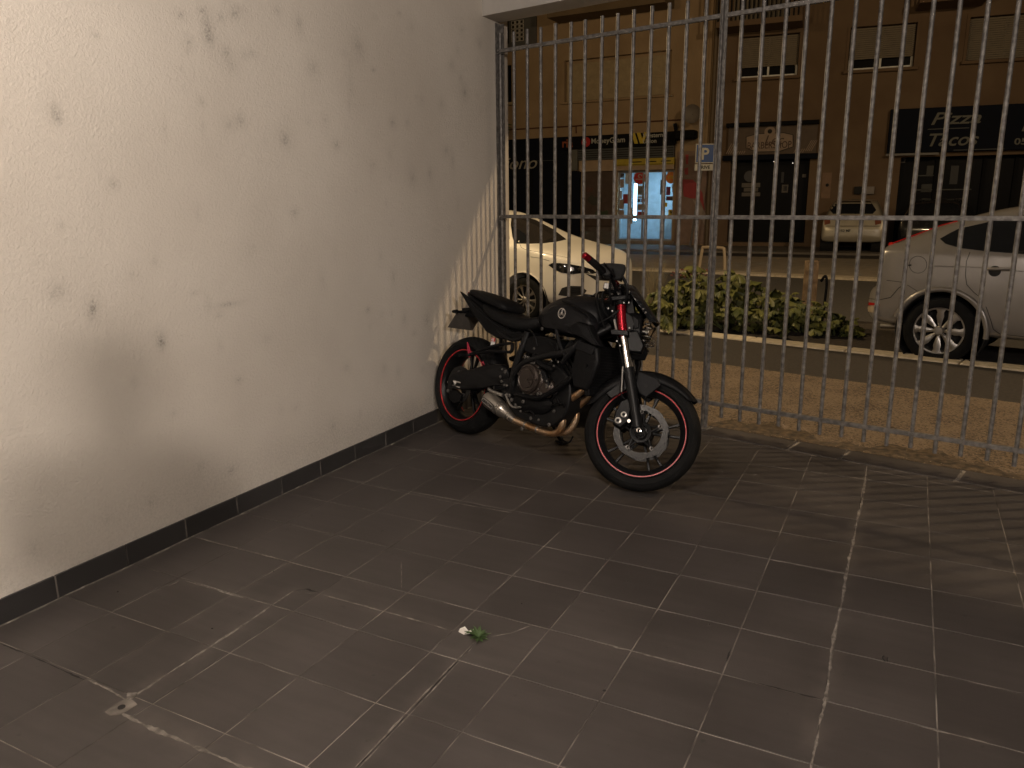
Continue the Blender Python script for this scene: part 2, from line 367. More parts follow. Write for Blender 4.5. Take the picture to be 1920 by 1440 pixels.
FS = -.187                                   # slope of the fence line in plan
def fy(x): return 4.935 + FS*(x+1.096)       # fence line
def band(name, ya, yb, z1, m, label, z0=-.3, x0=-24, x1=14):
    b = MB()
    vs = [(x0, ya(x0), z0), (x1, ya(x1), z0), (x1, yb(x1), z0), (x0, yb(x0), z0), (x0, ya(x0), z1), (x1, ya(x1), z1), (x1, yb(x1), z1), (x0, yb(x0), z1)]
    b.add(vs, [(0,3,2,1),(4,5,6,7),(0,1,5,4),(1,2,6,5),(2,3,7,6),(3,0,4,7)])
    return tag(b.build(name, m, smooth=0), label, kind='structure')
yo = lambda x: 7.25-.2248*(x+2.25)
yk = lambda x: 8.645-.2317*(x+2.49)
band('footpath', lambda x: fy(x)+.075, yo, .0, M_ochre, 'ochre washed pebble footpath along the outside of the fence')
band('path', yo, yk, -.004, M_asph, 'smooth dark asphalt strip between the pebble path and the kerb')
# kerb stones, each its own piece
kerb = tag(band('kerb', yk, lambda x: yk(x)+.245, -.02, M_mortar, 'pale stone kerb at the edge of the parking lane'), None)
kme = MB().bx(-.495, .495, 0, .245, -.28, .012).mesh('kerb_stone', M_kerb, 0)
for i in range(-9, 6):
    x = i*.975; o = inst('kerb_stone', kme, kerb, (x, yk(x)+.0005, 0), (0, 0, math.atan(-.2317)))
    b_ = o.modifiers.new('bevel', 'BEVEL'); b_.width = .012; b_.segments = 2
# far bands from the picture
A1, A2 = G(1180, 503, -.03), G(1770/3.84+1180, 519, -.03)
def line(p, q):
    m_ = (q.y-p.y)/(q.x-p.x); return lambda x: p.y+m_*(x-p.x)
yf0 = lambda x: 17.15-.12*(x+2.6)
yf1 = lambda x: yf0(x)+.35
yg0 = lambda x: 22.5+.02*(x+2.6)
yg1 = lambda x: 24.1+.02*(x+2.6)
band('far_kerb', yf0, yf1, -.055, M_kerb, 'pale kerb on the far side of the road', x0=-30, x1=30)
band('pavement', yf1, yg0, -.040, M_pave2, 'pale paved strip beyond the road', x0=-30, x1=30)
band('cycle_lane', yg0, yg1, -.055, mat('cycle_lane_asphalt', (.03, .024, .02), .85), 'dark asphalt strip between the two far pavements', x0=-30, x1=30)
band('forecourt', yg1, lambda x: 60+0*x, .004, ramp2('forecourt_paving', (.10, .085, .07), (.15, .13, .105), 3, .3, .7, .8), 'brown paved forecourt in front of the shops', x0=-60, x1=50)

# ---- porch floor: mortar bed and individual tiles
fl = MB().add([(-2.79, -7, -.2), (7, -7, -.2), (7, fy(7)+.074, -.2), (-2.79, fy(-2.79)+.074, -.2), (-2.79, -7, -.0014), (7, -7, -.0014), (7, fy(7)+.074, -.0014), (-2.79, fy(-2.79)+.074, -.0014)],
              [(0,3,2,1),(4,5,6,7),(0,1,5,4),(1,2,6,5),(2,3,7,6),(3,0,4,7)]).build('floor', M_mortar, smooth=0)
tag(fl, 'porch floor of dark grey square tiles with pale grout', kind='structure')
TX0, TY0, TX, TY = -2.196, 1.625, .2990, .3012
def clip(poly, a, b, c):                     # keep a*x+b*y+c <= 0
    o = []
    for i in range(len(poly)):
        p = poly[i]; q = poly[(i+1) % len(poly)]; dp = a*p[0]+b*p[1]+c; dq = a*q[0]+b*q[1]+c
        if dp <= 0: o.append(p)
        if dp*dq < 0: t = dp/(dp-dq); o.append((p[0]+(q[0]-p[0])*t, p[1]+(q[1]-p[1])*t))
    return o
def slab(poly, z0=-.012, z1=0.0, ch=.0012):
    n = len(poly); cx = sum(p[0] for p in poly)/n; cy = sum(p[1] for p in poly)/n
    vs = [(p[0], p[1], z0) for p in poly]+[(p[0], p[1], z1-ch) for p in poly]
    vs += [(cx+(p[0]-cx)*(1-ch/max(.02, abs(p[0]-cx)+.001)), cy+(p[1]-cy)*(1-ch/max(.02, abs(p[1]-cy)+.001)), z1) for p in poly]
    f = [tuple(range(2*n, 3*n))]
    for r_ in range(2): f += [(r_*n+k, r_*n+(k+1) % n, (r_+1)*n+(k+1) % n, (r_+1)*n+k) for k in range(n)]
    return MB().add(vs, f)
GAP = .0033
fulltile = slab([(GAP/2, GAP/2), (TX-GAP/2, GAP/2), (TX-GAP/2, TY-GAP/2), (GAP/2, TY-GAP/2)]).mesh('tile', M_tile, 0)
front = lambda x: 4.795 - .200*(x+1.095)     # front line of the border strip
rest = MB()
for i in range(-2, 30):
    for j in range(-29, 12):
        x, y = TX0+i*TX, TY0+j*TY
        if x+TX > 6.9: continue
        sq = [(x+GAP/2, y+GAP/2), (x+TX-GAP/2, y+GAP/2), (x+TX-GAP/2, y+TY-GAP/2), (x+GAP/2, y+TY-GAP/2)]
        if j == 10 and i < 5: sq = [(sq[0][0], sq[0][1]), sq[1], (sq[2][0], sq[2][1]+.3), (sq[3][0], sq[3][1]+.3)]
        pc = clip(sq, .200, 1, -(4.795-.200*1.095)+.003)
        if len(pc) < 3: continue
        a = abs(sum(pc[k][0]*pc[(k+1) % len(pc)][1]-pc[(k+1) % len(pc)][0]*pc[k][1] for k in range(len(pc))))/2
        if a < .002: continue
        tilt = random.uniform(-.0006, .0006)
        if -4 <= j and i <= 12:
            if a > TX*TY*.96 and j != 10: o = inst('tile', fulltile, fl, (x, y, tilt))
            else:
                o = slab(pc).build('tile', M_tile, fl, 0); o.location.z = tilt
        else:
            sb = slab(pc); rest.add(sb.v, sb.f)
o = rest.build('tile_field', M_tile, fl, 0); tag(o, kind='stuff')
# border strip tiles along the fence
cuts = [-2.78, -2.30, -1.62, -1.10, -.545, -.25, .335, .95, 1.55, 2.2, 2.9, 3.6]
for a_, b_ in zip(cuts[:-1], cuts[1:]):
    sk = .045
    pc = [(a_+.010, front(a_)+.004), (b_-.010, front(b_)+.004), (b_-.010+sk, fy(b_+sk)+.062), (a_+.010+sk, fy(a_+sk)+.062)]
    slab(pc, z1=.003).build('border_tile', M_tile, fl, 0)

# mortar seams: irregular low ridges lying on the joints
def seam(pts, wd, m=M_seam, h=.0022, name='mortar_seam', jag=.5, px=True, parent=None):
    P = [G(*p) if px else Vector((p[0], p[1], 0)) for p in pts]; L = []
    for a, b in zip(P[:-1], P[1:]):
        n = max(2, int((b-a).length/.012))
        for k in range(n): L.append(a.lerp(b, k/n))
    L.append(P[-1]); vs = []; fs = []; n = len(L)
    ph = random.uniform(0, 99); lo_ = lambda t: .5+.5*math.sin(t*.9+ph)*math.sin(t*.37+ph*2)+.25*math.sin(t*2.3+ph)
    for i, p in enumerate(L):
        d = (L[min(i+1, n-1)]-L[max(i-1, 0)]).normalized(); s_ = Vector((-d.y, d.x, 0)); off = s_*wd*.22*math.sin(i*.13+ph)
        e = min(1, min(i, n-1-i)/4+.15)*max(.18, min(1.25, lo_(i*.35)+.25))
        wl = wd/2*e*(1+jag*random.uniform(-1, .8)); wr = wd/2*e*(1+jag*random.uniform(-1, .8))
        vs += [p+off+s_*wl+Vector((0, 0, .0006)), p+off+Vector((0, 0, .0006+h*e*random.uniform(.4, 1.0))), p+off-s_*wr+Vector((0, 0, .0006))]
    for i in range(n-1):
        fs += [(3*i, 3*i+3, 3*i+4, 3*i+1), (3*i+1, 3*i+4, 3*i+5, 3*i+2)]
    return MB().add(vs, fs).build(name, m, parent or fl, 60)
seam([(1626, 884), (1612, 960), (1602, 1000), (1587, 1077), (1575, 1142), (1560, 1218), (1547, 1313), (1536, 1360)], .011)
seam([(1537, 1358), (1522, 1433), (1515, 1470)], .007)
seam([(215, 1332), (520, 1470)], .014)
seam([(228, 1322), (552, 1108)], .011)
seam([(600, 1113), (850, 1183)], .009)
seam([(888, 1205), (662, 1442)], .006)
seam([(893, 1207), (672, 1442)], .004)
seam([(890.5, 1206), (667, 1442)], .0025, M_darkgap, h=.003, name='open_joint')
seam([(918, 1194), (960, 1187), (998, 1172), (1035, 1181)], .006)
seam([(1137, 1208), (1182, 1220), (1273, 1245)], .010)
seam([(1441, 1049), (1520, 1064), (1587, 1077)], .007)
seam([(163, 1275), (200, 1292), (235, 1312)], .009)
seam([(0, 1207), (80, 1240), (160, 1275)], .006, M_darkgap, h=.0015, name='open_joint')
seam([(1400, 1276), (1460, 1291), (1545, 1312)], .006, M_darkgap, h=.0015, name='open_joint')
seam([(1372, 1215), (1363, 1240)], .009, M_darkgap, h=.0015, name='open_joint')
seam([(1700, 1356), (1757, 1370), (1800, 1379), (1850, 1392)], .009)
for s_ in ([(1471, 840), (1498, 824)], [(1562, 863), (1592, 842)], [(1783, 907), (1804, 881)]): seam(s_, .02, h=.005)
seam([(1620, 880), (1700, 895), (1790, 912), (1870, 925)], .006)
seam([(1440, 874), (1540, 887), (1625, 899), (1740, 915)], .006)
seam([(355, 1005), (440, 1026), (545, 1054)], .007)
seam([(343, 1087), (432, 1115), (543, 1143)], .006)
seam([(288, 1112), (343, 1087)], .004)
seam([(640, 898), (760, 925), (880, 948), (960, 962)], .006)
seam([(760, 842), (860, 860), (960, 880)], .005)
seam([(752, 1052), (753, 1108)], .003, h=.0008, name='chalk_scratch')
seam([(555, 1107), (575, 1104), (600, 1110)], .022, M_darkgap, h=.004, name='broken_joint', jag=.8)
seam([(560, 1112), (590, 1112)], .008, h=.005, jag=.9)
seam([(440, 1218), (455, 1212)], .012, h=.005, jag=.9)
fil = seam([(-2.765, .7), (-2.765, 5.1)], .012, px=False, h=.004)
# broken corner with a bolted plate
pc = G(228, 1327)
MB().add([(pc.x+a*.032+random.uniform(-.006, .006), pc.y+b*.036+random.uniform(-.006, .006), .0018) for a, b in ((-1, -1), (0, -1.2), (1, -.9), (1.1, 0), (1, 1), (0, 1.1), (-1, 1), (-1.1, 0))], [tuple(range(8))]).build('mortar_patch', M_mortar, fl, 0)
MB().cyl((pc.x, pc.y, .001), (pc.x, pc.y, .0035), .011, n=14).build('drain_hole', M_darkgap, fl, 0)
MB().cyl((pc.x-.03, pc.y+.045, .001), (pc.x-.01, pc.y+.06, .004), .012, .006, n=7).build('rubble', M_seam, fl, 0)

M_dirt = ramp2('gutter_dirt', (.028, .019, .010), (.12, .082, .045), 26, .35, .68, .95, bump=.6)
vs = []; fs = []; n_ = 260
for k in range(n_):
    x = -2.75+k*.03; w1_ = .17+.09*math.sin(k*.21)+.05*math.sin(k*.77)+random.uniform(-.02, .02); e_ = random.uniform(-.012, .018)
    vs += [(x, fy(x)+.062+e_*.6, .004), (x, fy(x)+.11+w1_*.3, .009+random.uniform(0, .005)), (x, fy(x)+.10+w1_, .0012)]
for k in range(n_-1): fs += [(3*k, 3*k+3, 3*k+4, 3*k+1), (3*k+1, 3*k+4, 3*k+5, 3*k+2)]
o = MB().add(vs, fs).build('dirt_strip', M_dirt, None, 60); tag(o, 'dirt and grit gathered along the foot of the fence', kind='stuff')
peb = MB()
for k in range(2600):
    x = random.uniform(-2.6, 2.4); t_ = random.random(); y = fy(x)+.08+(yo(x)-fy(x)-.1)*t_ if k % 3 else fy(x)+.06+abs(random.gauss(0, .12)); r_ = random.uniform(.003, .009)
    c_ = Vector((x, y, .003)); a_ = random.random()*6; vs = [c_+Vector((r_*math.cos(a_+q*PI/2), r_*.7*math.sin(a_+q*PI/2), 0)) for q in range(4)]+[c_+Vector((0, 0, r_*.7))]
    peb.add(vs, [(0, 1, 4), (1, 2, 4), (2, 3, 4), (3, 0, 4)])
o = peb.build('pebbles', ramp2('pebble_stone', (.06, .04, .025), (.30, .23, .15), 60, .35, .65, .9), None, 80); tag(o, 'loose pebbles scattered over the ochre footpath', kind='stuff')
# ---- plaster wall with grime marks, skirting tiles
ys = np.arange(-6.0, .8, .2).tolist()+np.arange(.8, 5.421, .0125).tolist(); zs = np.arange(0, 2.9, .0125).tolist()+[2.95]
ny, nz = len(ys), len(zs)
YY, ZZ = np.meshgrid(np.array(ys), np.array(zs), indexing='ij')
vs = np.stack([np.full(YY.size, -2.78), YY.ravel(), ZZ.ravel()], 1)
idx = np.arange(ny*nz).reshape(ny, nz)
fs = np.stack([idx[:-1, :-1], idx[1:, :-1], idx[1:, 1:], idx[:-1, 1:]], -1).reshape(-1, 4)
nb = len(vs)
back = np.array([(-3.03, -6, 0), (-3.03, 5.42, 0), (-3.03, 5.42, 2.95), (-3.03, -6, 2.95)])
vs = np.vstack([vs, back])
def corner(i, j): return int(idx[i, j])
c0, c1, c2, c3 = corner(0, 0), corner(-1, 0), corner(-1, -1), corner(0, -1)
faces = fs.tolist()+[[nb+1, nb, nb+3, nb+2], [nb+1, nb+2]+[int(idx[-1, j]) for j in range(nz-1, -1, -1)], [nb, nb+3, c3, c0][::-1]]
me = bpy.data.meshes.new('wall'); me.from_pydata(vs.tolist(), [], faces); me.materials.append(M_plaster)
marks = [(101, 205, 7, 14, .6), (108, 219, 5, 7, .9), (390, 52, 7, 20, .8), (393, 72, 5, 8, .7), (355, 78, 7, 7, .5), (353, 96, 4, 5, .4), (338, 28, 8, 6, .55), (379, 20, 5, 4, .6), (414, 32, 5, 9, .5), (440, 27, 8, 10, .6), (448, 16, 12, 6, .3),
         (424, 98, 5, 7, .7), (433, 122, 12, 14, .35), (458, 104, 4, 5, .4), (473, 101, 6, 4, .5), (520, 20, 4, 6, .5), (561, 45, 5, 14, .6), (589, 127, 8, 12, .5), (671, 84, 8, 16, .6), (579, 229, 5, 4, .2), (452, 226, 6, 9, .7), (429, 234, 9, 9, .4), (379, 190, 4, 5, .6),
         (535, 257, 8, 14, .5), (534, 266, 4, 5, .6), (631, 272, 4, 5, .8), (610, 225, 5, 9, .3), (736, 230, 5, 7, .7), (764, 231, 4, 8, .4), (773, 333, 5, 11, .6), (837, 282, 4, 8, .6), (849, 300, 3, 16, .5), (847, 122, 5, 8, .5), (858, 95, 4, 8, .4), (871, 174, 5, 9, .8), (864, 146, 3, 6, .5),
         (900, 82, 3, 7, .6), (866, 57, 4, 9, .4), (772, 50, 6, 10, .3), (213, 345, 5, 6, .8), (114, 545, 14, 12, .45), (98, 552, 8, 8, .4), (175, 575, 8, 14, .7), (173, 585, 4, 6, .7), (302, 638, 6, 10, .85), (303, 645, 3, 4, .9), (552, 398, 5, 5, .6), (473, 467, 14, 12, .25), (364, 549, 6, 2, .5), (428, 571, 18, 2.2, .7),
         (412, 591, 5, 2.5, .6), (690, 581, 3, 3, .8), (180, 67, 5, 3, .5), (700, 310, 6, 6, .3), (790, 188, 4, 10, .3), (828, 195, 4, 9, .4), (806, 325, 4, 10, .5), (732, 290, 4, 9, .3), (738, 520, 4, 14, .45), (758, 598, 4, 10, .5), (650, 690, 5, 7, .4), (720, 690, 4, 8, .4), (500, 635, 10, 10, .25),
         (801, 600, 4, 10, .5), (714, 480, 5, 14, .25), (605, 525, 5, 14, .2), (290, 490, 4, 8, .4), (115, 422, 3, 4, .5), (448, 712, 5, 4, .6), (325, 775, 5, 4, .3), (555, 765, 6, 5, .25), (376, 875, 7, 8, .35), (433, 882, 7, 6, .5), (285, 942, 7, 7, .3), (625, 800, 5, 10, .3), (777, 625, 3, 3, .5), (200, 975, 5, 5, .3), (660, 170, 5, 7, .2), (700, 131, 2, 2, .8), (749, 25, 2, 2, .7), (340, 130, 2, 2, .2)]
gr = np.zeros(len(vs)); rng = np.random.default_rng(3)
def wallpt(px, py):
    d = ray(px, py); t = -2.78/d.x; p = CAM+d*t; return p.y, p.z
for px, py, rx, ry, s_ in marks:
    y0, z0 = wallpt(px, py); y1, _ = wallpt(px+rx, py); _, z1 = wallpt(px, py+ry); ry_, rz_ = abs(y1-y0)+.004, abs(z1-z0)+.004
    d2 = ((vs[:, 1]-y0)/(ry_*1.25))**2+((vs[:, 2]-z0)/(rz_*1.25))**2
    gr += np.where(np.abs(vs[:, 0]+2.78) < .001, s_*.26*np.exp(-d2*.6)+s_*.5*np.exp(-d2*6)*rng.uniform(.4, 1, len(vs)), 0)
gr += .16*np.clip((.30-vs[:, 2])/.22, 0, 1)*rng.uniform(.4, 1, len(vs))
for k in range(70):                          # fine scuffs, drips and rub marks
    y0, z0, ry_, rz_, s_ = rng.uniform(1.2, 5.2), rng.uniform(.15, 2.6), rng.uniform(.006, .03), rng.uniform(.008, .05), rng.uniform(.03, .14)
    gr += np.where(np.abs(vs[:, 0]+2.78) < .001, s_*np.exp(-((vs[:, 1]-y0)/ry_)**2-((vs[:, 2]-z0)/rz_)**2), 0)
for y0, z0, ry_, rz_, s_ in ((4.35, .45, .18, .45, .22), (3.2, .2, .5, .12, .12), (4.0, .12, .4, .1, .2), (5.12, 1.4, .05, 1.3, .16), (2.5, 2.35, .35, .3, .05), (3.6, 2.0, .3, .5, .04), (2.2, .25, .6, .12, .10)):
    gr += np.where(np.abs(vs[:, 0]+2.78) < .001, s_*np.exp(-((vs[:, 1]-y0)/ry_)**2-((vs[:, 2]-z0)/rz_)**2), 0)
at_ = me.attributes.new('grime', 'FLOAT', 'POINT'); at_.data.foreach_set('value', np.clip(gr, 0, 1).astype(np.float32))
me.update(); wall = bpy.data.objects.new('wall', me); col.objects.link(wall)
tag(wall, 'cream textured plaster wall speckled with dark grime marks', 'wall')
M_skirt = mat('dark_skirting_tile', (.035, .033, .032), .35, var=.1, objrand=.12)
skm = MB().bx(0, .011, .0024, .2968, 0.001, .094).mesh('skirting_tile', M_skirt, 0)
for k in range(-26, 12):
    y = 1.604 + (k)*.3
    if y+.3 > 5.15: continue
    o = inst('skirting_tile', skm, wall, (-2.78, y, 0)); b_ = o.modifiers.new('bevel', 'BEVEL'); b_.width = .0015; b_.segments = 1
MB().bx(-2.7797, -2.7702, -6, 5.15, .0, .0915).build('skirting_mortar', M_mortar, wall, 0)

# ---- beam, ceiling
b = MB(); a0 = Vector((-3.03, fy(-3.03)-.215, 0)); 
def beam(y_in, y_out, z0, z1, x0=-3.03, x1=7, name='beam', m=M_concrete, parent=None):
    vs = [(x0, y_in(x0), z0), (x1, y_in(x1), z0), (x1, y_out(x1), z0), (x0, y_out(x0), z0), (x0, y_in(x0), z1), (x1, y_in(x1), z1), (x1, y_out(x1), z1), (x0, y_out(x0), z1)]
    return MB().add(vs, [(0,3,2,1),(4,5,6,7),(0,1,5,4),(1,2,6,5),(2,3,7,6),(3,0,4,7)]).build(name, m, parent, 0)
roof = beam(lambda x: fy(x)-.213, lambda x: fy(x)+.022, 2.71, 3.15, x0=-2.779, name='lintel_beam')
tag(roof, 'white concrete beam above the metal fence', 'beam')
ce = MB().bx(-3.02, 7, -6, 4.0, 2.955, 3.15); ceil_ = ce.build('ceiling', mat('ceiling_paint', (.6, .57, .52), .85), None, 0)
ce2 = beam(lambda x: 4.0+0*x, lambda x: fy(x)-.215, 2.955, 3.15, name='ceiling_edge', m=MATS['ceiling_paint'], parent=ceil_)
tag(ceil_, 'plain painted porch ceiling over the tiled floor', kind='structure')
can = beam(lambda x: fy(x)+.03, lambda x: fy(x)+1.35, 3.30, 3.42, x0=-3.0, x1=9.5, name='light_block_slab'); tag(can, 'thin concrete slab added out of view to block street lamp light', 'light_block_slab')  # unseen slab, added to cut off street lamp light on the plaster wall

# ================================================================== FENCE
fang = math.atan(FS)
fence = empty('metal_fence', (-1.096, 4.935, 0), fang)
tag(fence, 'tall galvanised steel bar fence closing off the porch', 'fence')
bar = MB().cyl((0, 0, .092), (0, 0, 2.63), .0118, n=14).mesh('bar', M_galv)
us = [-1.685+.1199*k for k in range(14)] + [.106+.1238*k for k in range(0, 34)]
for i, u in enumerate(us): inst('bar', bar, fence, (u, random.uniform(-.002, .002), random.uniform(-.006, .006)), (random.uniform(-.002, .002), random.uniform(-.002, .002), random.random()*6))
for z in (.178, 1.36, 2.515):
    for a, b_ in ((-1.70, -.03), (.012, 4.3)):
        MB().bx(a, b_, -.0145, .0145, z-.0125, z+.0125).build('rail', M_galv, fence, 0, bevel=.002)
po = MB().bx(-.028, .014, -.004, .004, 0, 2.71).bx(-.012, -.004, -.03, -.0041, 0, 2.709).bx(-.0279, -.021, -.014, -.0042, 0, 2.708)
po.build('post', M_galv, fence, 0)
MB().bx(-.045, .03, -.045, .03, .001, .007).build('post_foot', M_galv, fence, 0)
MB().bx(-1.712, -1.704, -.03, .03, .0, 2.70).bx(-1.7039, -1.672, .022, .03, 0, 2.699).build('wall_post', M_galv, fence, 0)
for z in (.178, 1.36, 2.515):
    MB().bx(-1.7035, -1.66, -.026, .026, z-.022, z-.016).build('bracket', M_galv, fence, 0)
    MB().cyl((-1.685, -.03, z), (-1.685, -.018, z), .008, n=6).build('bolt', M_galv, fence, 0)

# ================================================================== MOTORCYCLE
BX, BY, BH, BL, BS = -2.481, 4.159, R(-21.381), R(12), R(32.852)
bike = empty('motorcycle', (BX, BY, 0)); bike.rotation_euler = (0, 0, 0)
_f = Vector((math.cos(BH), math.sin(BH), 0)); _l = Vector((-math.sin(BH), math.cos(BH), 0)); _z = Vector((0, 0, 1))
_U = _z*math.cos(BL)+_l*math.sin(BL); _L = _l*math.cos(BL)-_z*math.sin(BL)
bike.matrix_world = Matrix(((_f.x, _L.x, _U.x, BX), (_f.y, _L.y, _U.y, BY), (_f.z, _L.z, _U.z, 0.0), (0, 0, 0, 1)))
tag(bike, 'matte black naked motorcycle with red rim stripes and red fork sleeves leaning in the corner', 'motorcycle')
AXS = Vector((-math.sin(R(24.5)), 0, math.cos(R(24.5)))); APT = Vector((1.49, 0, 0))
SM = Matrix.Translation(APT) @ Matrix.Rotation(BS, 4, AXS) @ Matrix.Translation(-APT)
def st(v): return SM @ Vector(v)
class SB(MB):
    def build(s, *a, **k): s.xf(st); return MB.build(s, *a, **k)
def mir(b):
    n = len(b.v); b.add([Vector((v.x, -v.y, v.z)) for v in b.v[:n]], [f[::-1] for f in b.f]); return b

def wheel(B, name, c, Rt, wt, stripe, disc_side=True):
    cx, cy, cz = c
    root = B().lathe([(.055, -.05), (.058, -.02), (.045, 0), (.058, .02), (.055, .05)], c, n=24)
    rr = Rt-wt*.56 if name == 'front' else Rt-.098
    rr = .232
    W = 'front_wheel' if name == 'front' else 'rear_wheel'
    rim = B()
    hw = wt*.40
    rim.lathe([(rr-.004, -hw), (rr+.004, -hw+.006), (rr-.012, -hw+.014), (rr-.028, -hw*.4), (rr-.028, hw*.4), (rr-.012, hw-.014), (rr+.004, hw-.006), (rr-.004, hw), (rr-.016, hw-.010), (rr-.036, hw*.4), (rr-.036, -hw*.4), (rr-.016, -hw+.010)], c, n=64, closed=True)
    wobj = rim.build(W, M_blackmet, bike)
    hub = root; hub.build('hub', M_blackmet, wobj)
    t = B(); prof = []
    for k in range(15):
        a = -1.25+2.5*k/14; prof.append((Rt-wt*.42*(1-math.cos(a))*1.05, wt/2*math.sin(a)/math.sin(1.25)))
    prof = [(rr+.002, -hw+.004)]+[(max(p[0], rr+.01), p[1]) for p in prof]+[(rr+.002, hw-.004)]
    prof[0] = (rr+.001, -hw+.006); prof[-1] = (rr+.001, hw-.006)
    sidew = [(rr+.012, -wt*.47), (rr+.03, -wt*.5)]
    prof2 = [(rr, -hw+.008), (rr+.008, -hw-.004)]+[p for p in prof[1:-1] if p[0] > rr+.02]+[(rr+.008, hw+.004), (rr, hw-.008)]
    t.lathe(prof2, c, n=72, closed=True); t.build('tyre', M_rubber, wobj)
    for sgn in (-1, 1):
        s_ = B()
        s_.lathe([(rr-.0085, sgn*(hw+.0016)), (rr-.003, sgn*(hw+.0022)), (rr-.003, sgn*(hw-.003)), (rr-.0085, sgn*(hw-.004))], c, n=72, closed=True); s_.build('rim_stripe', stripe, wobj)
    for k in range(5):
        for dd in (-.17, .17):
            a = 2*PI*k/5+.3+dd*.55; a2 = 2*PI*k/5+.3+dd
            p0 = Vector((cx+.05*math.cos(a), cy, cz+.05*math.sin(a))); p1 = Vector((cx+(rr-.030)*math.cos(a2), cy, cz+(rr-.030)*math.sin(a2)))
            d = (p1-p0).normalized(); n_ = Vector((-d.z, 0, d.x))
            sp = B(); vs = []
            for p, h, wv in ((p0, .009, .016), (p0.lerp(p1, .5), .0055, .010), (p1, .008, .014)):
                vs += [p+n_*h+Vector((0, wv, 0)), p+n_*h-Vector((0, wv, 0)), p-n_*h-Vector((0, wv, 0)), p-n_*h+Vector((0, wv, 0))]
            sp.add(vs, [(0,1,2,3),(11,10,9,8)]+[(i*4+k2, i*4+(k2+1) % 4, (i+1)*4+(k2+1) % 4, (i+1)*4+k2) for i in range(2) for k2 in range(4)])
            sp.build('spoke', M_blackmet, wobj, bevel=.003)
    return wobj
fwh = wheel(SB, 'front', (1.40, 0, .30), .30, .118, M_redpaint)
rwh = wheel(MB, 'rear', (0, 0, .315), .315, .178, M_redpaint)
# tyre tread grooves are modelled as thin dark cuts on the front tyre
def petal(B, c, y, ro, ri, parent, holes=True, m=M_disc, th=.0045):
    n = 90; vs = []; fs = []
    for yy in (y-th/2, y+th/2):
        for k in range(n):
            a = 2*PI*k/n; r1 = ro*(1-.022*(1 if math.sin(a*10) > .55 else 0)); vs.append((c[0]+r1*math.cos(a), yy, c[2]+r1*math.sin(a)))
        for k in range(n):
            a = 2*PI*k/n; r1 = ri*(1+.06*max(0, math.sin(a*5))**4); vs.append((c[0]+r1*math.cos(a), yy, c[2]+r1*math.sin(a)))
    for k in range(n):
        j = (k+1) % n
        fs += [(k, j, n+j, n+k), (2*n+k, 3*n+k, 3*n+j, 2*n+j), (k, 2*n+k, 2*n+j, j), (n+k, n+j, 3*n+j, 3*n+k)]
    d = B().add(vs, fs).build('brake_disc', m, parent, 25)
    if holes:
        hb = B()
        for k in range(30):
            a = 2*PI*k/30; r1 = ri+(ro-ri)*(.3 if k % 3 == 0 else .55 if k % 3 == 1 else .8)
            p = Vector((c[0]+r1*math.cos(a), y-th/2-.0006, c[2]+r1*math.sin(a))); hb.cyl(p, p+Vector((0, .0012, 0)), .0042, n=8)
        o = hb.build('disc_holes', M_gap, d); tag(o, kind='stuff')
    for k in range(5):
        a = 2*PI*k/5+.5; p = Vector((c[0]+(ri-.004)*math.cos(a), y-.008, c[2]+(ri-.004)*math.sin(a)))
        B().lathe([(.011, 0), (.011, .006), (.005, .007), (.005, .002)], p, n=14, closed=True).build('disc_bolt', M_bolt, d)
    return d
FC = (1.40, 0, .30)
petal(SB, FC, -.066, .140, .106, fwh); petal(SB, FC, .066, .140, .106, fwh, holes=False)
for sgn in (-1, 1):
    sp_ = SB().lathe([(.058, sgn*.060), (.054, sgn*.072), (.036, sgn*.068), (.032, sgn*.05)], FC, n=30, closed=True)
    for k in range(5):
        a = 2*PI*k/5+.5
        for q in (-.28, .28): sp_.cyl((FC[0]+.05*math.cos(a+q), sgn*.064, FC[2]+.05*math.sin(a+q)), (FC[0]+.102*math.cos(a), sgn*.064, FC[2]+.102*math.sin(a)), .006, n=8)
    sp_.build('disc_carrier', M_blackmet, fwh)
petal(MB, (0, 0, .315), -.095, .12, .085, rwh, holes=False)
# forks
for sgn in (-1, 1):
    y = sgn*.103
    low = SB().tube([(1.385, y, .315), (1.355, y, .385), (1.27, y, .585)], [.030, .026, .029], 18, 4)
    low.cyl((1.274, y, .575), (1.262, y, .602), .0325, .031, 18)
    leg = low.build('fork_leg', M_blackmet, bike)
    SB().lathe([(.030, -.012), (.030, .012), (.020, .017), (.02, -.017)], (1.397, y, .30), n=22, closed=True).build('axle_clamp', M_blackmet, leg)
    SB().lathe([(.013, sgn*.022), (.013, sgn*.028), (.006, sgn*.030), (.006, sgn*.02)], (1.397, y, .30), n=16, closed=True).build('axle_nut', M_chrome, leg)
    SB().cyl((1.266, y, .594), (1.193, y, .765), .0205, n=20).build('stanchion', M_chrome, leg)
    SB().cyl((1.197, y, .757), (1.170, y, .83), .0245, n=20).cyl((1.170, y, .829), (1.168, y, .834), .0236, n=20).cyl((1.168, y, .834), (1.142, y, .918), .0240, n=20).build('fork_sleeve', M_red, leg)
    SB().cyl((1.142, y, .918), (1.126, y, .962), .0285, .027, 20).build('fork_cap', M_black, leg)
    SB().box((1.205, y, .748), (.02, .02, .03)).build('seal_ring', M_bolt, leg)
SB().prism([(1.075, .945), (1.16, .972), (1.17, .95), (1.085, .922)], -.135, .135).build('triple_clamp', M_black, bike, bevel=.004)
SB().prism([(1.125, .775), (1.215, .79), (1.225, .762), (1.135, .748)], -.135, .135).build('triple_clamp', M_black, bike, bevel=.004)
MB().cyl((1.09, 0, .935), (1.165, 0, .765), .03, n=16).build('steering_head', M_blackmet, bike)
